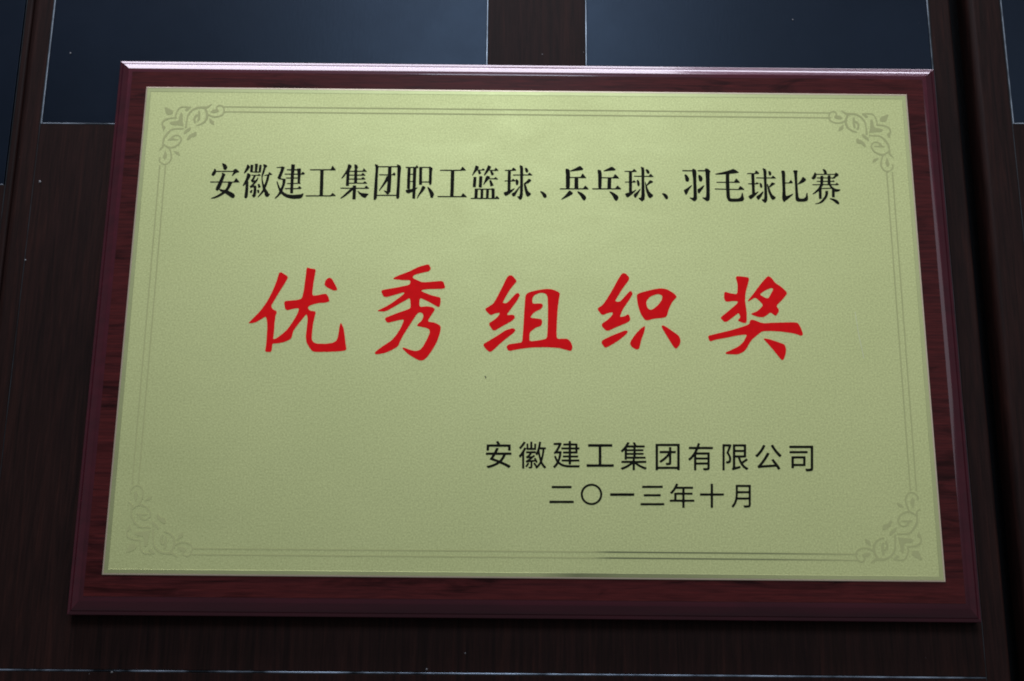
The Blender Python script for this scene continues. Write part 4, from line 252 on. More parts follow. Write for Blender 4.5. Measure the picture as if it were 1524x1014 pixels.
('orn','orn',[[-25958,11504,-26042,11531,-26138,11580,-26258,11665,-26315,11732,-26357,11816,-26382,11924,-26371,11996,-26338,12068,-26306,12104,-26282,12112,-26258,12104,-26242,12080,-26243,12044,-26270,11959,-26272,11912,-26246,11816,-26199,11744,-26114,11675,-26030,11625,-25958,11598,-25886,11594,-25824,11612,-25725,11672,-25670,11721,-25610,11803,-25574,11885,-25538,12017,-25534,12176,-25586,12430,-25622,12537,-25719,12764,-25742,12789,-25814,12822,-25910,12880,-26054,12988,-26078,12994,-26090,12981,-26109,12872,-26145,12812,-26187,12764,-26378,12616,-26414,12606,-26432,12620,-26431,12644,-26419,12668,-26270,12856,-26222,12956,-26215,13460,-26191,13580,-26153,13688,-26047,13880,-25898,14081,-25742,14238,-25634,14307,-25538,14342,-25406,14365,-25274,14368,-25178,14379,-24902,14380,-24818,14390,-24782,14382,-24760,14360,-24754,14324,-24768,14288,-24794,14274,-25238,14270,-25394,14256,-25524,14228,-25598,14191,-25694,14108,-25850,13902,-25958,13738,-26048,13556,-26081,13448,-26106,13280,-26107,13196,-26096,13160,-25980,13064,-25837,12968,-25742,12920,-25658,12903,-25574,12906,-25463,12932,-25310,12991,-25202,13055,-25094,13148,-25022,13240,-24974,13329,-24938,13448,-24938,13544,-24962,13604,-24998,13652,-25049,13700,-25128,13748,-25178,13764,-25238,13765,-25346,13741,-25416,13700,-25454,13630,-25460,13568,-25442,13554,-25394,13544,-25094,13506,-25078,13496,-25064,13472,-25082,13440,-25130,13431,-25598,13420,-25694,13407,-25827,13412,-25848,13436,-25835,13472,-25658,13582,-25549,13736,-25490,13792,-25394,13839,-25238,13872,-25154,13863,-25082,13839,-24986,13780,-24884,13676,-24845,13604,-24825,13508,-24827,13412,-24862,13280,-24934,13148,-25034,13030,-25154,12936,-25274,12868,-25430,12806,-25562,12776,-25593,12752,-25587,12716,-25533,12596,-25483,12452,-25427,12200,-25425,12044,-25456,11900,-25486,11816,-25523,11744,-25577,11672,-25634,11617,-25718,11559,-25790,11522,-25886,11500],[-25946,11900,-25982,11931,-26059,12044,-26080,12080,-26088,12116,-25984,12560,-25967,12608,-25946,12628,-25922,12616,-25907,12584,-25807,12272,-25799,12224,-25808,12176,-25900,11936,-25922,11905],[-24938,12245,-25142,12336,-25237,12428,-25319,12524,-25335,12548,-25334,12574,-25310,12585,-25274,12582,-25034,12530,-24994,12512,-24958,12464,-24883,12284,-24882,12260,-24890,12247,-24914,12240],[-24434,13435,-24458,13449,-24475,13472,-24474,13544,-24404,13736,-24361,13796,-24290,13866,-24242,13901,-23930,14078,-23882,14087,-23846,14079,-23822,14063,-23808,14036,-23807,14012,-23831,13808,-23844,13772,-23882,13725,-23930,13697,-24074,13692,-24123,13676,-24192,13628,-24293,13508,-24350,13453,-24398,13430],[-24722,13903,-24739,13916,-24750,13952,-24728,14072,-24702,14132,-24646,14204,-24542,14296,-24350,14440,-24302,14457,-24266,14446,-24251,14408,-24263,14288,-24282,14240,-24326,14177,-24602,13960,-24686,13907],[-26222,14148,-26242,14168,-26265,14228,-26385,14600,-26396,14660,-26395,14768,-26380,14828,-26335,14912,-26270,14995,-26162,15083,-25982,15151,-25730,15204,-25610,15218,-25478,15221,-25454,15234,-25469,15368,-25444,15524,-25396,15692,-25349,15800,-25278,15920,-25214,16001,-25142,16055,-25082,16078,-25010,16093,-24734,16095,-24410,16069,-24371,16052,-24360,16016,-24378,15980,-24602,15742,-24650,15711,-24686,15716,-24752,15764,-24776,15788,-24786,15824,-24768,15860,-24721,15908,-24635,15968,-24632,15980,-24650,15992,-24890,15997,-25034,15981,-25097,15956,-25166,15896,-25226,15811,-25287,15692,-25322,15598,-25363,15404,-25363,15308,-25327,15212,-25337,15164,-25356,15128,-25394,15112,-25550,15109,-25670,15095,-25946,15033,-26091,14972,-26174,14901,-26222,14839,-26264,14756,-26285,14660,-26283,14624,-26255,14588,-26082,14480,-26064,14456,-26062,14432,-26171,14180,-26198,14149],[-24650,14382,-24676,14396,-24688,14420,-24680,14600,-24619,15260,-24587,15404,-24510,15572,-24465,15644,-24382,15752,-24278,15856,-24122,15965,-23954,16043,-23822,16080,-23714,16094,-23270,16101,-23174,16136,-22910,16287,-22867,16292,-22850,16268,-22876,16220,-23045,16052,-23138,15977,-23222,15930,-23232,15896,-23141,15716,-23090,15548,-23062,15512,-22910,15416,-22792,15368,-22634,15340,-22514,15340,-22358,15365,-22212,15416,-22098,15488,-22037,15572,-22010,15644,-21996,15728,-22008,15836,-22055,15980,-22118,16064,-22197,16112,-22298,16137,-22368,16112,-22439,16052,-22460,16004,-22454,15968,-22330,15764,-22324,15740,-22346,15701,-22430,15643,-22622,15593,-22706,15580,-22778,15582,-22910,15634,-22929,15668,-22914,15716,-22790,15820,-22730,15859,-22670,15876,-22550,15874,-22538,15883,-22565,16004,-22545,16076,-22511,16124,-22466,16170,-22370,16227,-22262,16238,-22154,16212,-22058,16158,-21978,16064,-21941,15980,-21913,15872,-21897,15776,-21899,15680,-21921,15572,-21958,15488,-21989,15440,-22058,15373,-22130,15329,-22250,15283,-22346,15257,-22538,15230,-22670,15232,-22814,15255,-22886,15280,-23042,15356,-23055,15344,-23075,15188,-23119,15044,-23166,14948,-23247,14840,-23354,14748,-23534,14644,-23654,14596,-23834,14554,-23870,14556,-23893,14576,-23901,14612,-23882,14644,-23699,14696,-23596,14744,-23450,14852,-23378,14925,-23330,14994,-23282,15092,-23244,15224,-23241,15428,-23258,15539,-23282,15634,-23318,15731,-23414,15895,-23450,15917,-23678,15938,-23822,15923,-23954,15884,-24112,15800,-24242,15702,-24290,15654,-24398,15511,-24447,15428,-24482,15344,-24509,15248,-24535,15008,-24538,14420,-24545,14396,-24566,14377],[-24854,14525,-24926,14555,-25070,14579,-25526,14608,-25646,14631,-25706,14650,-25754,14680,-25799,14720,-25817,14756,-25809,14792,-25790,14811,-25646,14877,-25538,14904,-25286,14931,-25250,14943,-25229,14960,-25195,15008,-25178,15056,-25158,15308,-25127,15452,-25078,15560,-25058,15581,-25034,15590,-24998,15579,-24946,15524,-24911,15392,-24881,14996,-24854,14829,-24790,14576,-24794,14545,-24806,14527,-24830,14520],[-22646,14657,-22814,14741,-22911,14804,-22928,14840,-22979,15080,-22983,15128,-22970,15151,-22946,15152,-22910,15133,-22684,14960,-22649,14924,-22629,14876,-22586,14684,-22598,14657,-22622,14651],[-24014,14767,-24038,14779,-24056,14804,-24118,14984,-24128,15116,-24115,15212,-24067,15332,-24014,15403,-23954,15444,-23846,15481,-23824,15500,-23825,15704,-23817,15728,-23798,15751,-23762,15754,-23726,15739,-23702,15716,-23684,15680,-23663,15596,-23636,15248,-23654,15080,-23696,14972,-23729,14924,-23750,14908,-23786,14897,-23810,14898,-23837,14912,-23850,14936,-23853,14972,-23808,15140,-23805,15296,-23812,15320,-23834,15332,-23884,15308,-23918,15270,-23955,15200,-23982,15092,-23959,14996,-23897,14864,-23895,14828,-23930,14794,-23978,14772],[-26006,15426,-26090,15468,-26124,15512,-26210,15764,-26283,15932,-26284,15980,-26258,16004,-26222,16006,-26150,15983,-25886,15877,-25694,15766,-25668,15740,-25640,15692,-25629,15632,-25643,15512,-25658,15479,-25682,15457,-25718,15435,-25766,15423]]),
('安','small',[[-2548,-10173,-2567,-10157,-2632,-10061,-2636,-10037,-2622,-10021,-2431,-9973,-2248,-9917,-2052,-9829,-1972,-9781,-1959,-9765,-1977,-9749,-2035,-9725,-2396,-9596,-2420,-9582,-2429,-9565,-2424,-9541,-2276,-9316,-2264,-9293,-2263,-9277,-2300,-9270,-2476,-9270,-2556,-9278,-2668,-9274,-2684,-9261,-2692,-9229,-2691,-9141,-2676,-9117,-2644,-9109,-2340,-9109,-2276,-9101,-2180,-9100,-2156,-9095,-2132,-9061,-2011,-8805,-1996,-8788,-1972,-8781,-1860,-8800,-1838,-8813,-1830,-8829,-1840,-8869,-1935,-9077,-1935,-9093,-1924,-9099,-1468,-9101,-1388,-9093,-1020,-9093,-988,-9097,-972,-9109,-964,-9133,-964,-9221,-972,-9245,-988,-9258,-1316,-9262,-1348,-9273,-1449,-9485,-1526,-9605,-1580,-9670,-1599,-9701,-1587,-9717,-1276,-9859,-1124,-9937,-1027,-9997,-1015,-10021,-1023,-10045,-1055,-10085,-1116,-10144,-1132,-10150,-1156,-10147,-1420,-9997,-1708,-9861,-1748,-9849,-1780,-9859,-1924,-9953,-2116,-10048,-2316,-10121,-2524,-10176],[-1808,-9629,-1788,-9632,-1772,-9624,-1716,-9566,-1668,-9500,-1588,-9365,-1556,-9292,-1556,-9269,-1588,-9262,-1668,-9269,-2012,-9270,-2036,-9274,-2052,-9287,-2166,-9469,-2170,-9493,-2144,-9509],[-2596,-8989,-2628,-8981,-2640,-8965,-2644,-8949,-2652,-8845,-2652,-8613,-2648,-8581,-2636,-8565,-2612,-8558,-2492,-8556,-2428,-8549,-1956,-8546,-1947,-8541,-1948,-8519,-2007,-8397,-2011,-8373,-2004,-8357,-1988,-8347,-1900,-8322,-1868,-8318,-1842,-8333,-1740,-8531,-1716,-8547,-1628,-8549,-1548,-8541,-1076,-8541,-1044,-8545,-1023,-8565,-1020,-8925,-1028,-8957,-1044,-8970,-1156,-8973,-1172,-8970,-1189,-8957,-1203,-8909,-1205,-8733,-1212,-8717,-1228,-8711,-1700,-8710,-1796,-8718,-2436,-8718,-2468,-8725,-2475,-8741,-2476,-8933,-2484,-8965,-2508,-8980]]),
('徽','small',[[-202,-10190,-234,-10182,-246,-10166,-249,-10150,-253,-9326,-258,-9317,-274,-9326,-354,-9426,-370,-9438,-386,-9442,-410,-9426,-464,-9342,-474,-9318,-472,-9302,-386,-9197,-282,-9049,-186,-8886,-122,-8756,-106,-8746,-82,-8746,-10,-8770,30,-8792,38,-8758,39,-8510,42,-8494,54,-8478,78,-8470,134,-8471,150,-8478,163,-8494,167,-8734,174,-8758,214,-8765,270,-8764,287,-8758,294,-8726,286,-8590,290,-8358,302,-8342,318,-8335,414,-8337,430,-8350,438,-8374,439,-8734,441,-8750,454,-8762,534,-8764,550,-8758,555,-8750,558,-8518,566,-8486,590,-8471,646,-8469,670,-8471,688,-8486,695,-8526,691,-8886,678,-8902,646,-8910,78,-8909,62,-8906,46,-8894,33,-8830,30,-8821,22,-8827,-97,-9054,-105,-9086,-105,-9830,-98,-9918,-99,-10158,-106,-10174,-122,-10186],[246,-10174,222,-10171,202,-10158,175,-10102,171,-10078,180,-10062,190,-10057,278,-10052,294,-10048,304,-10038,310,-9998,306,-9750,300,-9742,286,-9739,38,-9771,22,-9764,12,-9750,-13,-9670,-10,-9654,4,-9638,94,-9590,176,-9534,232,-9486,235,-9478,230,-9474,206,-9471,78,-9489,54,-9486,33,-9462,9,-9382,22,-9356,102,-9303,184,-9222,230,-9166,232,-9150,206,-9142,54,-9141,30,-9134,18,-9118,15,-9102,18,-9022,30,-9006,62,-8998,302,-8997,382,-8989,630,-8990,646,-8993,662,-9006,676,-9078,678,-9083,686,-9079,734,-8985,798,-8782,838,-8602,881,-8350,894,-8335,910,-8330,1006,-8345,1026,-8366,1029,-8390,977,-8686,980,-8710,1006,-8717,1310,-8718,1334,-8726,1349,-8750,1350,-8822,1342,-8846,1326,-8858,1270,-8865,1257,-8878,1237,-9062,1202,-9286,1154,-9494,1103,-9670,1150,-9779,1214,-9884,1270,-9952,1358,-10035,1366,-10054,1365,-10070,1294,-10161,1278,-10168,1254,-10163,1193,-10110,1130,-10038,1091,-9982,1030,-9872,1014,-9861,998,-9877,905,-10014,806,-10123,742,-10174,718,-10176,702,-10164,645,-10094,639,-10046,619,-10022,574,-9935,511,-9838,506,-9814,518,-9793,542,-9778,582,-9764,606,-9768,649,-9814,731,-9950,742,-9959,758,-9951,798,-9909,894,-9766,934,-9684,939,-9654,874,-9422,830,-9207,822,-9194,814,-9197,767,-9270,742,-9281,724,-9270,667,-9190,659,-9174,657,-9142,650,-9134,542,-9134,406,-9143,388,-9150,393,-9182,384,-9206,284,-9310,272,-9334,294,-9339,414,-9327,438,-9311,502,-9248,518,-9241,542,-9248,597,-9286,611,-9302,614,-9318,603,-9342,566,-9379,341,-9566,325,-9582,323,-9590,342,-9594,422,-9589,518,-9580,566,-9569,569,-9550,546,-9502,550,-9478,598,-9442,622,-9435,638,-9437,665,-9462,730,-9574,777,-9670,794,-9726,788,-9742,774,-9756,710,-9786,694,-9784,682,-9774,654,-9718,638,-9705,614,-9703,526,-9711,454,-9725,447,-9750,446,-10070,440,-10110,414,-10143,374,-10161,318,-10173],[38,-10081,-28,-10030,-34,-10014,-28,-9990,47,-9894,110,-9793,126,-9784,142,-9783,214,-9802,227,-9814,228,-9838,161,-9966,113,-10038,84,-10070,62,-10084],[1021,-9406,1030,-9398,1051,-9318,1077,-9174,1101,-8990,1109,-8886,1103,-8870,1086,-8863,950,-8872,934,-8880,925,-8902,928,-8958,969,-9214,1006,-9380],[-386,-8856,-405,-8838,-451,-8766,-454,-8742,-446,-8726,-378,-8655,-298,-8557,-162,-8354,-146,-8346,-130,-8346,-32,-8382,-18,-8406,-24,-8430,-88,-8534,-167,-8646,-278,-8782,-332,-8838,-362,-8859]]),
('建','small',[[1913,-10126,1832,-10053,1822,-10037,1823,-10021,1961,-9876,2025,-9787,2055,-9733,2058,-9717,1966,-9541,1909,-9389,1899,-9357,1899,-9333,1913,-9313,1969,-9288,1993,-9282,2017,-9290,2031,-9309,2089,-9461,2121,-9523,2137,-9534,2154,-9509,2196,-9365,2236,-9157,2232,-9141,2217,-9134,2041,-9133,2009,-9140,1961,-9170,1937,-9175,1921,-9165,1901,-9133,1880,-9085,1881,-9061,1954,-8989,2025,-8883,2089,-8773,2186,-8573,2177,-8560,2161,-8557,1889,-8561,1873,-8549,1866,-8533,1866,-8437,1881,-8413,1905,-8405,2249,-8396,2305,-8384,2329,-8385,2402,-8429,2416,-8453,2414,-8477,2285,-8741,2163,-8957,2169,-8968,2185,-8972,2321,-8973,2361,-8979,2401,-8995,2414,-9021,2391,-9205,2351,-9397,2303,-9565,2261,-9677,2259,-9693,2266,-9709,2410,-9813,2533,-9861,2609,-9883,2801,-9915,2969,-9917,3033,-9924,3113,-9924,3185,-9916,3593,-9917,3609,-9920,3625,-9931,3627,-9957,3589,-10053,3577,-10067,3553,-10076,3113,-10077,3041,-10084,2977,-10077,2793,-10076,2529,-10031,2345,-9962,2201,-9862,2185,-9857,2169,-9865,2084,-9989,2007,-10077,1945,-10126,1929,-10130],[2921,-9877,2897,-9873,2877,-9853,2872,-9701,2865,-9685,2857,-9680,2441,-9676,2425,-9673,2409,-9661,2401,-9629,2403,-9565,2411,-9549,2433,-9535,2833,-9532,2865,-9525,2872,-9501,2872,-9429,2870,-9413,2857,-9400,2721,-9397,2641,-9405,2513,-9403,2497,-9397,2485,-9381,2481,-9317,2489,-9277,2513,-9262,2841,-9260,2865,-9255,2873,-9247,2880,-9221,2880,-9165,2878,-9149,2865,-9136,2529,-9131,2513,-9125,2501,-9109,2497,-9045,2505,-9005,2529,-8990,2865,-8985,2873,-8981,2880,-8965,2878,-8869,2865,-8856,2841,-8853,2497,-8853,2417,-8859,2401,-8853,2389,-8837,2385,-8765,2393,-8733,2417,-8718,2849,-8708,2873,-8701,2881,-8661,2880,-8605,2873,-8588,2849,-8582,2777,-8589,2537,-8585,2521,-8573,2514,-8557,2517,-8469,2529,-8453,2553,-8445,2737,-8444,2865,-8433,2873,-8429,2880,-8413,2881,-8309,2889,-8285,2913,-8270,2993,-8269,3025,-8277,3038,-8293,3042,-8413,3049,-8429,3057,-8433,3425,-8436,3465,-8445,3478,-8461,3481,-8477,3484,-8693,3489,-8701,3505,-8706,3561,-8701,3593,-8704,3609,-8717,3617,-8749,3616,-8813,3601,-8837,3577,-8844,3505,-8846,3489,-8852,3484,-8861,3481,-9085,3478,-9101,3465,-9117,3433,-9125,3177,-9125,3065,-9134,3049,-9140,3042,-9157,3042,-9237,3049,-9253,3065,-9259,3321,-9260,3401,-9252,3505,-9257,3518,-9269,3522,-9285,3521,-9357,3513,-9381,3497,-9393,3473,-9397,3057,-9400,3049,-9405,3042,-9421,3044,-9517,3057,-9529,3081,-9532,3273,-9532,3353,-9524,3569,-9526,3585,-9533,3598,-9549,3601,-9621,3593,-9653,3577,-9665,3561,-9668,3305,-9669,3241,-9677,3057,-9680,3049,-9685,3042,-9701,3041,-9837,3033,-9861,3009,-9875],[3049,-8973,3081,-8980,3313,-8977,3321,-8973,3328,-8957,3326,-8869,3321,-8860,3297,-8853,3057,-8856,3044,-8869,3042,-8885,3042,-8949],[3049,-8701,3081,-8708,3313,-8705,3321,-8701,3328,-8685,3326,-8597,3313,-8584,3297,-8581,3057,-8584,3044,-8597,3042,-8613,3042,-8677]]),
('工','small',[[4121,-10030,4089,-10022,4075,-9998,4075,-9878,4081,-9862,4097,-9849,4137,-9845,4849,-9845,4878,-9838,4888,-9814,4889,-9454,4897,-9366,4894,-8670,4881,-8657,4857,-8654,4353,-8654,4265,-8662,4209,-8658,4189,-8638,4185,-8598,4195,-8502,4209,-8478,4249,-8469,4889,-8469,4985,-8461,5777,-8461,5801,-8464,5817,-8475,5825,-8502,5824,-8614,5809,-8638,5793,-8644,5225,-8646,5113,-8655,5097,-8662,5090,-8694,5089,-9326,5082,-9414,5082,-9806,5089,-9830,5113,-9837,5721,-9837,5793,-9830,5881,-9831,5905,-9846,5913,-9870,5913,-9966,5897,-10002,5881,-10011,5857,-10014,5457,-10014,5377,-10022,4569,-10022,4489,-10030]]),
('集','small',[[7207,-10231,7175,-10222,7163,-10206,7160,-10190,7167,-9878,7166,-9838,7159,-9824,7140,-9830,7023,-9923,6839,-10042,6655,-10138,6495,-10204,6471,-10208,6447,-10198,6380,-10102,6374,-10086,6377,-10070,6391,-10058,6591,-9982,6759,-9902,6910,-9814,6977,-9766,6995,-9742,6951,-9735,6855,-9743,6439,-9741,6417,-9726,6412,-9710,6417,-9622,6431,-9598,6463,-9590,6695,-9590,6767,-9582,7143,-9582,7166,-9574,7174,-9558,7179,-9462,7175,-9453,7159,-9448,6823,-9448,6807,-9454,6796,-9494,6775,-9515,6679,-9519,6647,-9510,6635,-9494,6633,-9478,6639,-9414,6643,-8902,6639,-8897,6623,-8902,6519,-9003,6495,-9014,6471,-9006,6400,-8934,6392,-8918,6393,-8902,6403,-8886,6519,-8774,6639,-8629,6751,-8461,6821,-8334,6847,-8317,6959,-8336,6975,-8346,6983,-8358,6979,-8390,6912,-8510,6911,-8526,6927,-8533,7263,-8531,7271,-8522,7271,-8509,7220,-8390,7217,-8358,7239,-8338,7335,-8312,7351,-8318,7367,-8334,7447,-8505,7463,-8522,7495,-8526,7975,-8527,8000,-8534,8014,-8558,8015,-8606,8007,-8646,7992,-8670,7975,-8677,7447,-8679,7423,-8682,7407,-8691,7401,-8710,7400,-8766,7403,-8782,7415,-8795,7503,-8790,7887,-8791,7903,-8794,7920,-8806,7926,-8822,7928,-8854,7924,-8902,7912,-8918,7895,-8925,7423,-8930,7407,-8939,7401,-8958,7400,-9022,7407,-9040,7895,-9039,7911,-9042,7927,-9054,7933,-9078,7924,-9150,7903,-9171,7415,-9176,7399,-9182,7395,-9190,7392,-9262,7399,-9286,7423,-9294,8023,-9296,8047,-9310,8054,-9326,8055,-9398,8048,-9422,8031,-9435,8007,-9439,7607,-9439,7535,-9446,7351,-9448,7335,-9453,7332,-9462,7336,-9550,7343,-9574,7367,-9582,7575,-9582,7655,-9574,8031,-9574,8071,-9576,8087,-9582,8102,-9606,8104,-9678,8096,-9710,8079,-9723,7815,-9727,7743,-9735,7551,-9735,7520,-9742,7530,-9758,7596,-9806,7773,-9902,7940,-9974,8103,-10029,8119,-10046,8116,-10070,8047,-10167,8023,-10178,7991,-10173,7839,-10114,7647,-10018,7503,-9930,7359,-9821,7343,-9816,7335,-9823,7328,-9854,7324,-10206,7312,-10222,7295,-10229],[6807,-9294,6839,-9302,7119,-9302,7207,-9293,7223,-9287,7228,-9278,7230,-9206,7223,-9190,7199,-9183,6831,-9184,6814,-9190,6804,-9214,6800,-9270],[6815,-9038,6847,-9046,7215,-9045,7231,-9039,7236,-9030,7238,-8958,7231,-8942,7207,-8935,6831,-8936,6815,-8942,6809,-8958,6808,-9014],[6815,-8790,6847,-8798,7215,-8797,7231,-8791,7236,-8782,7238,-8710,7231,-8694,7207,-8687,6831,-8689,6815,-8700,6809,-8718,6808,-8766]]),
('团','small',[[8751,-10217,8727,-10213,8711,-10201,8705,-10185,8703,-10145,8703,-10049,8711,-9977,8711,-9681,8719,-9609,8719,-9313,8727,-9241,8727,-8937,8735,-8865,8735,-8569,8744,-8449,8751,-8424,8767,-8412,8783,-8409,9055,-8408,9127,-8400,9927,-8400,10007,-8392,10311,-8392,10351,-8394,10368,-8401,10382,-8425,10384,-8489,10376,-8561,10367,-9097,10360,-9161,10360,-9393,10352,-9465,10344,-10001,10336,-10065,10335,-10161,10327,-10185,10311,-10197,10295,-10200,10183,-10197,10163,-10177,10152,-10129,10127,-10121,9519,-10121,9431,-10129,8919,-10129,8887,-10137,8876,-10193,8855,-10213],[8887,-9961,8919,-9968,9207,-9968,9311,-9960,10103,-9960,10135,-9957,10151,-9949,10163,-9929,10167,-9897,10167,-9657,10175,-9585,10175,-9345,10183,-9281,10191,-8737,10199,-8665,10199,-8593,10191,-8568,10159,-8561,9711,-8561,9623,-8569,8951,-8569,8919,-8577,8912,-8601,8911,-8753,8904,-8817,8904,-9113,8896,-9185,8888,-9841,8880,-9921],[9447,-9865,9429,-9841,9398,-9745,9398,-9729,9407,-9713,9439,-9705,9591,-9703,9611,-9689,9623,-9513,9623,-9297,9615,-9268,9599,-9275,9487,-9390,9383,-9485,9231,-9603,9095,-9691,9071,-9697,9047,-9686,8988,-9617,8979,-9593,8986,-9577,8999,-9563,9126,-9481,9297,-9345,9454,-9193,9545,-9081,9554,-9057,9543,-9051,9511,-9049,9303,-9049,9223,-9057,9039,-9055,9023,-9049,9009,-9025,9011,-8921,9023,-8904,9047,-8897,9159,-8896,9223,-8888,9623,-8885,9632,-8881,9638,-8865,9639,-8673,9647,-8641,9663,-8628,9679,-8625,9783,-8628,9800,-8641,9807,-8665,9807,-8777,9800,-8849,9807,-8881,9831,-8888,10071,-8884,10086,-8889,10100,-8905,10103,-8921,10103,-8969,10095,-9017,10080,-9041,10063,-9047,9831,-9049,9807,-9057,9801,-9073,9792,-9161,9792,-9417,9784,-9489,9783,-9689,9765,-9777,9745,-9809,9727,-9824,9663,-9852,9599,-9864,9471,-9871]]),
('有','small',[[11338,-10209,11306,-10200,11294,-10184,11290,-10160,11290,-9960,11297,-9888,11298,-9688,11305,-9616,11306,-9408,11313,-9344,11310,-9288,11306,-9282,11290,-9289,11207,-9384,11130,-9462,11026,-9544,11010,-9546,10993,-9536,10934,-9456,10925,-9432,10941,-9400,11084,-9272,11218,-9114,11338,-8935,11402,-8817,11418,-8774,11410,-8764,11394,-8761,11002,-8757,10986,-8744,10978,-8720,10978,-8640,10986,-8616,11002,-8603,11050,-8593,11466,-8592,11498,-8587,11509,-8576,11522,-8548,11588,-8352,11602,-8338,11618,-8333,11714,-8355,11730,-8362,11744,-8376,11747,-8392,11742,-8416,11689,-8568,11690,-8582,11698,-8589,11850,-8592,11946,-8584,12554,-8584,12586,-8586,12602,-8593,12615,-8616,12609,-8712,12602,-8729,12578,-8743,12490,-8753,11690,-8753,11618,-8765,11594,-8792,11517,-8952,11522,-8963,11554,-8968,12330,-8960,12362,-8964,12378,-8976,12386,-9000,12386,-9112,12379,-9184,12378,-9360,12371,-9432,12370,-9600,12363,-9672,12362,-9848,12355,-9912,12354,-10016,12342,-10080,12318,-10128,12266,-10170,12178,-10191,12042,-10200,11962,-10200,11938,-10190,11923,-10168,11896,-10072,11896,-10056,11907,-10040,11938,-10032,12146,-10031,12170,-10027,12186,-10015,12193,-9992,12202,-9848,12199,-9816,12186,-9804,12042,-9801,11962,-9809,11490,-9809,11466,-9816,11459,-9832,11451,-9944,11450,-10136,11445,-10176,11434,-10195,11418,-10205],[11469,-9648,11490,-9656,11634,-9656,11722,-9648,12186,-9646,12202,-9637,12209,-9616,12208,-9480,12202,-9467,12186,-9463,11490,-9466,11474,-9472,11467,-9488,11465,-9632],[11482,-9304,11514,-9312,12026,-9312,12194,-9303,12210,-9296,12217,-9280,12220,-9136,12210,-9124,12186,-9121,12050,-9129,11498,-9130,11482,-9136,11475,-9152,11475,-9280]]),
('限','small',[[13244,-10187,13220,-10184,13203,-10171,13197,-10155,13195,-10107,13203,-10027,13212,-9635,13219,-9571,13220,-9411,13227,-9347,13227,-9187,13235,-9115,13236,-8955,13243,-8891,13244,-8731,13251,-8667,13252,-8499,13263,-8419,13276,-8403,13308,-8395,13780,-8390,13857,-8435,13869,-8451,13872,-8475,13759,-8763,13676,-8955,13672,-8979,13684,-9006,13753,-9115,13791,-9203,13808,-9259,13818,-9315,13825,-9419,13817,-9499,13801,-9563,13783,-9603,13761,-9635,13724,-9671,13684,-9694,13580,-9714,13524,-9715,13492,-9708,13474,-9683,13453,-9595,13455,-9571,13476,-9557,13572,-9553,13620,-9537,13636,-9523,13650,-9499,13665,-9435,13666,-9363,13636,-9224,13588,-9125,13520,-9027,13509,-8995,13513,-8971,13628,-8679,13662,-8571,13660,-8563,13636,-8556,13444,-8556,13419,-8563,13413,-8579,13404,-8675,13404,-8835,13396,-8899,13396,-9051,13388,-9123,13388,-9275,13380,-9347,13380,-9499,13372,-9571,13372,-9723,13364,-9795,13355,-10147,13348,-10171,13332,-10184],[13900,-10175,13878,-10155,13839,-10075,13835,-10051,13841,-10035,13876,-9993,13889,-9963,13907,-9835,13916,-9459,13923,-9395,13924,-9243,13931,-9179,13932,-9035,13939,-8971,13940,-8819,13947,-8763,13948,-8603,13959,-8419,13972,-8403,14004,-8395,14364,-8395,14452,-8387,14804,-8387,14844,-8392,14857,-8403,14861,-8419,14860,-8579,14852,-8651,14851,-8795,14844,-8851,14844,-8987,14836,-9051,14836,-9187,14824,-9275,14812,-9291,14788,-9299,14548,-9300,14452,-9308,14435,-9315,14432,-9331,14484,-9492,14508,-9547,14524,-9564,14540,-9561,14587,-9531,14828,-9351,14844,-9352,14860,-9362,14919,-9427,14930,-9459,14916,-9485,14820,-9558,14620,-9690,14606,-9707,14612,-9727,14651,-9779,14740,-9869,14840,-9947,14940,-10003,14949,-10019,14947,-10035,14863,-10139,14836,-10152,14812,-10143,14628,-10015,14489,-9851,14447,-9787,14352,-9595,14268,-9320,14244,-9308,14124,-9308,14103,-9315,14093,-9339,14092,-9499,14084,-9555,14084,-9707,14076,-9771,14078,-9923,14084,-9933,14108,-9935,14364,-9871,14404,-9867,14418,-9875,14426,-9891,14425,-9995,14418,-10011,14396,-10026,14035,-10131,13916,-10175],[14107,-9139,14140,-9147,14652,-9144,14660,-9139,14666,-9123,14675,-8987,14672,-8931,14660,-8918,14636,-8916,14556,-8923,14124,-8926,14111,-8939,14108,-8955,14102,-9123],[14123,-8763,14164,-8771,14620,-8771,14660,-8766,14676,-8757,14682,-8739,14688,-8563,14676,-8550,14652,-8548,14188,-8548,14148,-8552,14132,-8561,14125,-8579,14116,-8723]]),
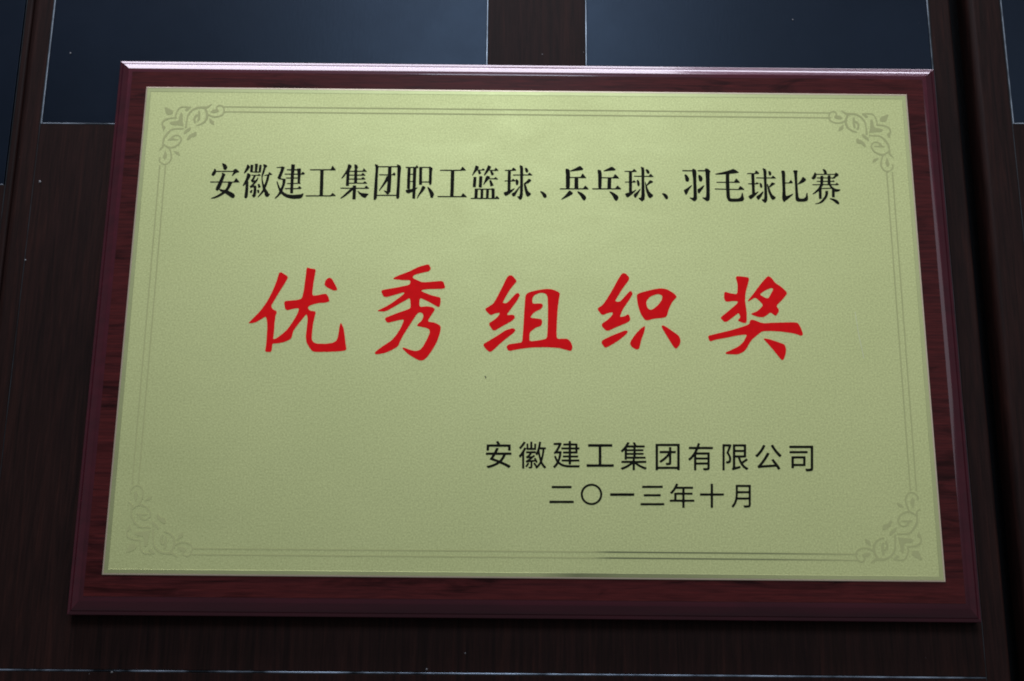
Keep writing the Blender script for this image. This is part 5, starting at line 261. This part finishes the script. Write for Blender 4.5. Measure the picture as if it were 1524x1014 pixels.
('公','small',[[16956,-10111,16930,-10095,16836,-9930,16812,-9913,16740,-9912,15916,-9976,15636,-10012,15612,-10001,15600,-9983,15567,-9887,15564,-9863,15572,-9847,15637,-9799,15700,-9737,15835,-9575,15964,-9398,16092,-9207,16233,-8967,16252,-8950,16276,-8947,16399,-8999,16414,-9023,16408,-9047,16289,-9239,16158,-9431,16014,-9623,15900,-9760,15882,-9783,15878,-9799,15900,-9806,16148,-9790,16436,-9768,16636,-9758,16700,-9747,16706,-9735,16699,-9719,16528,-9479,16519,-9455,16524,-9439,16540,-9426,16628,-9387,16660,-9383,16676,-9392,16696,-9415,16886,-9671,17030,-9887,17097,-10007,17098,-10031,17084,-10050,16980,-10107],[15556,-9264,15452,-9183,15444,-9159,15455,-9135,15597,-9007,15748,-8830,15884,-8630,15988,-8431,16012,-8418,16036,-8418,16148,-8452,16157,-8463,16158,-8487,16112,-8583,16046,-8703,15910,-8911,15753,-9103,15620,-9237,15588,-9264,15572,-9268],[17076,-9248,17038,-9215,16928,-9095,16777,-8903,16681,-8759,16616,-8655,16536,-8503,16526,-8471,16529,-8455,16540,-8444,16644,-8400,16668,-8399,16684,-8408,16712,-8447,16796,-8603,16925,-8791,17058,-8951,17219,-9111,17224,-9127,17218,-9143,17129,-9231,17100,-9251]]),
('司','small',[[18858,-10202,18826,-10194,18813,-10177,18778,-10049,18778,-10033,18786,-10020,18818,-10010,18938,-10017,19098,-10008,19122,-9998,19135,-9969,19178,-9121,19185,-9073,19186,-8969,19193,-8921,19194,-8817,19201,-8769,19202,-8627,19186,-8619,19162,-8618,18482,-8618,18394,-8626,17802,-8625,17778,-8616,17768,-8593,17771,-8489,17786,-8465,17818,-8457,18018,-8457,18090,-8449,18882,-8449,18970,-8441,19346,-8441,19370,-8445,19385,-8457,19391,-8481,19378,-8761,19363,-8961,19362,-9057,19347,-9257,19346,-9353,19331,-9553,19313,-9953,19301,-10049,19287,-10089,19258,-10131,19226,-10156,19186,-10173,19082,-10193,18962,-10201],[17890,-10002,17866,-9998,17850,-9985,17843,-9969,17842,-9929,17850,-9705,17857,-9649,17858,-9545,17865,-9481,17866,-9385,17873,-9329,17874,-9225,17879,-9201,17890,-9188,17914,-9178,18090,-9169,18778,-9169,18810,-9173,18826,-9185,18833,-9201,18834,-9249,18819,-9465,18809,-9729,18801,-9809,18786,-9833,18746,-9842,18034,-9852,18023,-9857,18014,-9873,18010,-9961,18002,-9986,17978,-10000],[18034,-9681,18074,-9689,18626,-9685,18640,-9665,18649,-9545,18650,-9449,18657,-9377,18650,-9337,18618,-9330,18154,-9330,18066,-9339,18050,-9345,18036,-9401,18034,-9513,18027,-9569,18027,-9657],[17810,-8978,17786,-8974,17770,-8962,17762,-8921,17773,-8841,17786,-8825,17810,-8818,18490,-8817,18570,-8809,18938,-8809,18978,-8817,18990,-8833,18993,-8849,18982,-8945,18970,-8962,18946,-8969,18466,-8970,18378,-8978]]),
('二','date',[[1631,-12489,1607,-12485,1591,-12473,1585,-12457,1583,-12417,1584,-12369,1590,-12345,1607,-12328,1631,-12322,2463,-12321,2559,-12313,3159,-12313,3199,-12321,3212,-12337,3215,-12353,3212,-12449,3199,-12465,3175,-12473,2983,-12474,2903,-12481,2087,-12481,2007,-12489],[1783,-11489,1751,-11481,1739,-11465,1735,-11441,1740,-11353,1754,-11337,1775,-11330,2607,-11329,2687,-11321,3015,-11321,3055,-11329,3068,-11345,3071,-11361,3068,-11457,3055,-11473,3031,-11481,2647,-11482,2567,-11489]]),
('〇','date',[[4373,-12600,4269,-12590,4221,-12579,4141,-12558,4061,-12523,4013,-12498,3933,-12442,3848,-12359,3770,-12255,3719,-12151,3680,-12015,3669,-11871,3681,-11759,3721,-11623,3772,-11519,3810,-11463,3848,-11415,3925,-11338,4021,-11269,4149,-11205,4277,-11169,4365,-11160,4437,-11159,4533,-11170,4629,-11194,4749,-11244,4845,-11309,4941,-11395,5024,-11511,5075,-11623,5108,-11743,5117,-11815,5117,-11903,5103,-12015,5073,-12119,5049,-12175,5016,-12239,4960,-12319,4861,-12420,4765,-12490,4645,-12550,4509,-12589],[4317,-12447,4397,-12454,4510,-12439,4613,-12407,4676,-12375,4748,-12327,4837,-12240,4885,-12173,4933,-12075,4962,-11975,4973,-11863,4961,-11759,4933,-11664,4901,-11594,4877,-11556,4837,-11502,4789,-11453,4708,-11391,4612,-11343,4509,-11314,4397,-11304,4277,-11319,4174,-11351,4062,-11415,4020,-11447,3965,-11501,3901,-11588,3853,-11684,3824,-11791,3815,-11887,3829,-12008,3861,-12111,3893,-12174,3933,-12233,4004,-12311,4095,-12375,4201,-12423,4277,-12443]]),
('一','date',[[5683,-11972,5650,-11963,5638,-11947,5635,-11923,5638,-11811,5651,-11795,5675,-11788,6243,-11787,6331,-11779,7139,-11779,7211,-11772,7235,-11779,7247,-11795,7250,-11811,7247,-11931,7235,-11948,7211,-11955,7027,-11956,6947,-11964,6139,-11964,6059,-11972]]),
('三','date',[[7698,-12585,7665,-12577,7653,-12561,7649,-12537,7653,-12457,7666,-12441,7690,-12434,7834,-12425,8634,-12425,8722,-12417,9186,-12417,9226,-12425,9238,-12441,9241,-12457,9238,-12545,9226,-12562,9202,-12569,9050,-12570,8970,-12578,8154,-12578,8074,-12586],[7930,-11985,7897,-11977,7885,-11961,7881,-11937,7885,-11849,7898,-11833,7922,-11826,8754,-11825,8826,-11817,8970,-11817,9002,-11825,9014,-11841,9017,-11857,9014,-11945,9002,-11963,8970,-11976,8130,-11978,8058,-11985],[7826,-11417,7793,-11409,7781,-11393,7777,-11369,7781,-11289,7794,-11273,7818,-11266,8026,-11265,8106,-11257,8914,-11257,8986,-11249,9114,-11249,9154,-11257,9166,-11273,9169,-11289,9166,-11385,9154,-11402,9130,-11409,8538,-11410,8450,-11418]]),
('年','date',[[10474,-12726,10442,-12718,10429,-12694,10434,-12638,10434,-12406,10440,-12350,10434,-12334,10426,-12329,9834,-12326,9762,-12334,9658,-12334,9626,-12326,9612,-12302,9612,-12214,9618,-12198,9634,-12185,9874,-12181,9899,-12174,9913,-12094,9915,-11822,9924,-11742,9938,-11718,9962,-11710,10122,-11709,10186,-11702,10426,-11701,10442,-11699,10455,-11686,10462,-11478,10453,-11462,10074,-11463,10050,-11467,10036,-11478,9894,-11670,9832,-11742,9770,-11799,9754,-11803,9730,-11795,9643,-11726,9640,-11710,9653,-11686,9754,-11591,9874,-11436,9970,-11276,10039,-11126,10066,-11100,10090,-11099,10162,-11116,10186,-11126,10199,-11142,10197,-11174,10144,-11286,10144,-11302,10154,-11307,10618,-11309,10698,-11302,11146,-11302,11178,-11305,11198,-11326,11191,-11430,11178,-11446,11162,-11452,10666,-11454,10634,-11462,10628,-11478,10619,-11598,10619,-11670,10626,-11694,10666,-11701,11010,-11701,11114,-11695,11130,-11702,11143,-11718,11146,-11798,11138,-11830,11122,-11842,11106,-11845,10658,-11846,10623,-11854,10613,-11870,10611,-11886,10608,-12158,10618,-12170,10642,-12173,10938,-12173,11018,-12166,11226,-12167,11250,-12182,11257,-12198,11255,-12294,11242,-12310,11218,-12317,10722,-12318,10626,-12327,10610,-12333,10604,-12350,10595,-12462,10591,-12702,10578,-12718,10562,-12724],[10085,-12174,10402,-12173,10434,-12166,10441,-12150,10450,-12046,10450,-11886,10443,-11862,10402,-11854,10114,-11854,10082,-11861,10075,-11886,10074,-12022,10067,-12134,10071,-12166]]),
('十','date',[[12369,-12709,12337,-12701,12325,-12685,12321,-12661,12321,-12581,12329,-12517,12329,-12341,12337,-12277,12337,-12093,12345,-12029,12344,-11925,12337,-11901,12297,-11893,12177,-11894,12097,-11901,11665,-11900,11649,-11893,11637,-11877,11633,-11789,11643,-11757,11657,-11746,11681,-11741,12313,-11741,12345,-11733,12352,-11709,12353,-11605,12361,-11541,12370,-11117,12385,-11093,12401,-11087,12497,-11086,12513,-11089,12529,-11101,12537,-11133,12529,-11509,12522,-11581,12522,-11701,12529,-11725,12561,-11733,13201,-11734,13217,-11737,13233,-11749,13241,-11789,13230,-11861,13217,-11877,13201,-11884,13065,-11886,13001,-11893,12553,-11894,12521,-11901,12514,-11917,12506,-12053,12505,-12221,12498,-12293,12497,-12461,12490,-12533,12488,-12677,12481,-12693,12465,-12706]]),
('月','date',[[13814,-12680,13798,-12678,13782,-12666,13729,-12608,13721,-12584,13730,-12560,13873,-12376,13969,-12144,14011,-11928,14020,-11848,14030,-11616,14037,-11560,14046,-11208,14049,-11184,14060,-11160,14078,-11147,14110,-11144,14806,-11144,14878,-11136,14998,-11136,15038,-11137,15054,-11144,15067,-11168,15062,-11344,15055,-11416,15054,-11544,15047,-11608,15046,-11736,15039,-11800,15038,-11936,15031,-12000,15030,-12128,15023,-12184,15013,-12480,15001,-12552,14972,-12608,14950,-12630,14926,-12644,14838,-12668,14718,-12680,14590,-12680,14566,-12672,14553,-12656,14523,-12560,14526,-12534,14550,-12521,14806,-12519,14830,-12515,14849,-12504,14861,-12472,14869,-12336,14874,-12160,14870,-12144,14862,-12139,14806,-12137,14726,-12144,14150,-12145,14126,-12150,14116,-12160,14076,-12288,14025,-12408,13961,-12520,13875,-12632,13838,-12669],[14158,-11984,14190,-11992,14734,-11992,14870,-11979,14881,-11968,14885,-11952,14891,-11728,14878,-11715,14846,-11712,14558,-11712,14478,-11720,14190,-11723,14182,-11728,14175,-11744,14154,-11968],[14190,-11560,14230,-11568,14830,-11568,14883,-11560,14895,-11552,14901,-11536,14907,-11312,14894,-11299,14870,-11296,14206,-11299,14193,-11312,14191,-11328,14190,-11432,14182,-11512,14183,-11544]])]
# ---------------------------------------------------------------- ground below the boards
o = obj('floor', box(-1600, 1600, -900, 1100, -60, -45), M_DARK); o['kind'] = 'structure'

# ---------------------------------------------------------------- the three panelled boards
def board(label, xl, xr, zt, glass_y, mullion=None, seams=(15, 15), bottom=-235.2, left_bevel=3.0, right_bevel=2.2):
    t = thing('panelled_board', label, 'board', ((xl + xr) / 2 * mm, 0, (zt - 22) * mm))
    inv = t.location.copy()
    def part(name, bm, m, sm_=True):
        for v in bm.verts: v.co -= inv
        o = obj(name, bm, m, t)
        if name == 'stile': smooth(o, 30)
        return o
    zb = zt - 22; top_y = 470; low_y = -420
    a, c = xl + seams[0], xr - seams[1]
    sg = 0.5
    # outer stiles with a rounded outer edge
    for x0, x1, side, bv in ((xl, a - sg, -1, left_bevel), (c + sg, xr, 1, right_bevel)):
        n = 6
        inner = x1 if side < 0 else x0; outer = x0 if side < 0 else x1
        bm = bmesh.new(); rows = []
        sec = [(inner, zb), (inner, zt - 0.4), (inner + side * 0.4, zt)]
        sec.append((outer - side * (bv + 0.4), zt))
        for k in range(n + 1):
            th = math.pi / 2 * k / n
            sec.append((outer - side * bv * (1 - math.sin(th)), zt - bv * (1 - math.cos(th))))
        sec += [(outer, zb)]
        for y in (low_y, top_y):
            rows.append([bm.verts.new((x * mm, y * mm, z * mm)) for x, z in sec])
        m_ = len(sec)
        for k in range(m_):
            f = (rows[0][k], rows[0][(k + 1) % m_], rows[1][(k + 1) % m_], rows[1][k])
            bm.faces.new(f)
        bm.faces.new(rows[0]); bm.faces.new(rows[1][::-1])
        bmesh.ops.recalc_face_normals(bm, faces=bm.faces)
        part('stile', bm, M_DW)
    # wide lower panel, bottom rail, top rail
    part('lower_panel', box(a, c, bottom + 0.8, glass_y - 1.1, zb, zt, 0.35), M_DW)
    part('bottom_rail', box(a, c, low_y, bottom - 0.6, zb, zt, 0.35), M_DW)
    part('top_rail', box(a, c, 420, top_y, zb, zt, 0.35), M_DWH)
    spans = [(a, c)]
    if mullion:
        part('mullion', box(mullion[0], mullion[1], glass_y, 419.4, zb, zt, 0.35), M_DW)
        spans = [(a, mullion[0]), (mullion[1], c)]
    for s0, s1 in spans:
        part('inset_panel', box(s0 + 1.2, s1 - 1.2, glass_y + 0.2, 418.6, zb + 4, zt - 0.5, 0.2), M_GLASS)
        part('trim_or_added_glint_strip', box(s0 + 1.3, s1 - 1.3, glass_y - 0.9, glass_y - 0.1, zb, zt + 0.15, 0.15), M_TRIM)
        part('trim_or_added_glint_strip', box(s0 + 0.2, s0 + 1.0, glass_y - 0.9, 419, zb, zt + 0.15, 0.15), M_TRIM)
        if xr > -300: part('trim_or_added_glint_strip', box(s1 - 1.0, s1 - 0.2, glass_y - 0.9, 419, zb, zt + 0.15, 0.15), M_TRIM)
    part('trim_or_added_glint_strip', box(a, c, bottom - 0.45, bottom + 0.65, zb, zt + 0.2, 0.3), M_GLINT)  # strip added for the rail edge catching light, highlight in its colour
    for x in (a - sg / 2, c + sg / 2):
        part('seam_strip', box(x - 0.22, x + 0.22, low_y + 1, top_y - 1, zb, zt - 0.15), M_SEAM)
    return t
board('wide dark brown wooden board under the plaque, with two dark blue inset panels above', -373, 320, 0, 154.6, (-29.8, 43.2), (15.5, 16.7), -235.2, 4.2, 2.2)
board('dark brown wooden board cut off by the left edge, with dark blue inset panel', -1072, -374.6, -6, 108.5, None, (15, 6.0), -262, 2, 2.5)
board('dark brown wooden board cut off by the right edge, beyond the black gap', 333.5, 1026, 0, 162.2, (660, 733), (24.8, 15.5), -248, 5, 2)

# ---------------------------------------------------------------- the plaque
ZT, ZP, ZG = 16.0, 16.0, 16.6
pl = thing('award_plaque', 'gold award plaque with red and black Chinese writing on a dark red wooden base', 'plaque')
def spline(pts, n=4):
    out = []
    for i in range(len(pts) - 1):
        p0, p1, p2, p3 = pts[max(i - 1, 0)], pts[i], pts[i + 1], pts[min(i + 2, len(pts) - 1)]
        for k in range(n):
            t = k / n
            out.append(tuple(0.5 * (2 * p1[j] + (p2[j] - p0[j]) * t + (2 * p0[j] - 5 * p1[j] + 4 * p2[j] - p3[j]) * t * t + (3 * p1[j] - p0[j] - 3 * p2[j] + p3[j]) * t ** 3) for j in (0, 1)))
    return out + [pts[-1]]
prof = [(0.6, 0.1), (0.2, 0.4), (0, 1.2), (0, 9.2)] + spline([(0, 9.2), (0.15, 9.7), (0.7, 10.1), (2.1, 10.75)]) + spline([(2.3, 11.0), (3.1, 11.9), (4.8, 13.05), (6.8, 14.1), (8.6, 14.95), (10.2, 15.5), (11.6, 15.8)])
bm, rows = ring(prof, 600, 400)
bm.faces.new(rows[0][::-1])
mo = obj('moulding', bm, M_MOULD, pl); smooth(mo, 32)
bm, rows = ring([(11.6, 2.0), (11.6, 16.02), (11.7, 16.04)], 600, 400)
bm.faces.new(rows[-1]); bm.faces.new(rows[0][::-1])
obj('wooden_base', bm, M_ROSE, pl)
PX, PY = -0.6, 0.75; PW, PH = 553.4, 350.6
bm, rows = ring([(0, 16.06), (0, 16.4), (0.12, 16.5)], PW, PH, PX, PY)
bm.faces.new(rows[-1]); bm.faces.new(rows[0][::-1])
plate = obj('metal_plate', bm, M_PLATE, pl)
# bright cut edge, then the satin border band
bm, _ = ring([(0.0, 16.41), (0.25, 16.62), (1.0, 16.66), (1.05, 16.5)], PW, PH, PX, PY); obj('cut_edge', bm, M_EDGE, plate)
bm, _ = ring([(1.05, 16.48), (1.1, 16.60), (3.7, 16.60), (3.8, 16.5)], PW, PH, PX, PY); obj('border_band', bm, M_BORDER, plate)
Z0, Z1 = 16.49, 16.60
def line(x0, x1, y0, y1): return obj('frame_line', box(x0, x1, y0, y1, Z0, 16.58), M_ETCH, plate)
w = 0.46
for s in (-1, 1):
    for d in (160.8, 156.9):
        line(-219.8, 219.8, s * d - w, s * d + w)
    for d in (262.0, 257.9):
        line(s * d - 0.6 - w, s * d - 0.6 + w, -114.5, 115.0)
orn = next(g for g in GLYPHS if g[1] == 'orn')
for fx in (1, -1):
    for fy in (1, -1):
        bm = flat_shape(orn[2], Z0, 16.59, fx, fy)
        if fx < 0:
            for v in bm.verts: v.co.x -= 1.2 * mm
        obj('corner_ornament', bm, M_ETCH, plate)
for n, kind, cs in GLYPHS:
    if kind == 'orn': continue
    o = obj('character', flat_shape(cs, Z0, 16.60 if kind != 'red' else 16.62), M_RED if kind == 'red' else M_INK, plate)
    o['label'] = {'red': 'large red brush-style character %s', 'title': 'black serif character %s of the top line', 'small': 'small black character %s of the lower line',
                  'date': 'small black character %s of the date line'}[kind] % n
# a dark fleck and a hair scratch on the plate
obj('fleck', flat_shape([[-2850, -3820, -2770, -3800, -2720, -3900, -2760, -4020, -2800, -3950]], Z0, 16.56), M_FLECK, plate)
obj('scratch', flat_shape([[22790, 1010, 22830, 1010, 22990, -700, 23230, -2300, 23190, -2310, 22950, -700]], Z0, 16.53), M_SCR, plate)

# ---------------------------------------------------------------- dust
rnd = random.Random(5)
bm = bmesh.new()
spots = [(-341, 211, .7), (11, 214, .5), (42, 216, .4), (-353, 108, 1.0), (-357, 48, .7), (200, 245, .6), (-64, -232.5, .7), (-39, -222, .5), (-270, -236, .7)]
for k in range(34):
    x = rnd.uniform(-372, 318); y = rnd.uniform(-238, 300)
    if abs(x) < 303 and abs(y) < 203: continue
    spots.append((x, y, rnd.uniform(.10, .30)))
for x, y, r in spots:
    z = 0.3
    vs = [bm.verts.new(((x + r * rnd.uniform(.6, 1.2) * math.cos(q)) * mm, (y + r * rnd.uniform(.6, 1.2) * math.sin(q)) * mm, z * mm)) for q in (0, 1.05, 2.1, 3.14, 4.2, 5.2)]
    t_ = bm.verts.new((x * mm, y * mm, (z + r * .8) * mm))
    for k in range(6): bm.faces.new((vs[k], vs[(k + 1) % 6], t_))
o = obj('dust', bm, M_DUST); o['kind'] = 'stuff'; o['label'] = 'pale dust specks scattered over the dark wooden boards'; o['category'] = 'dust'
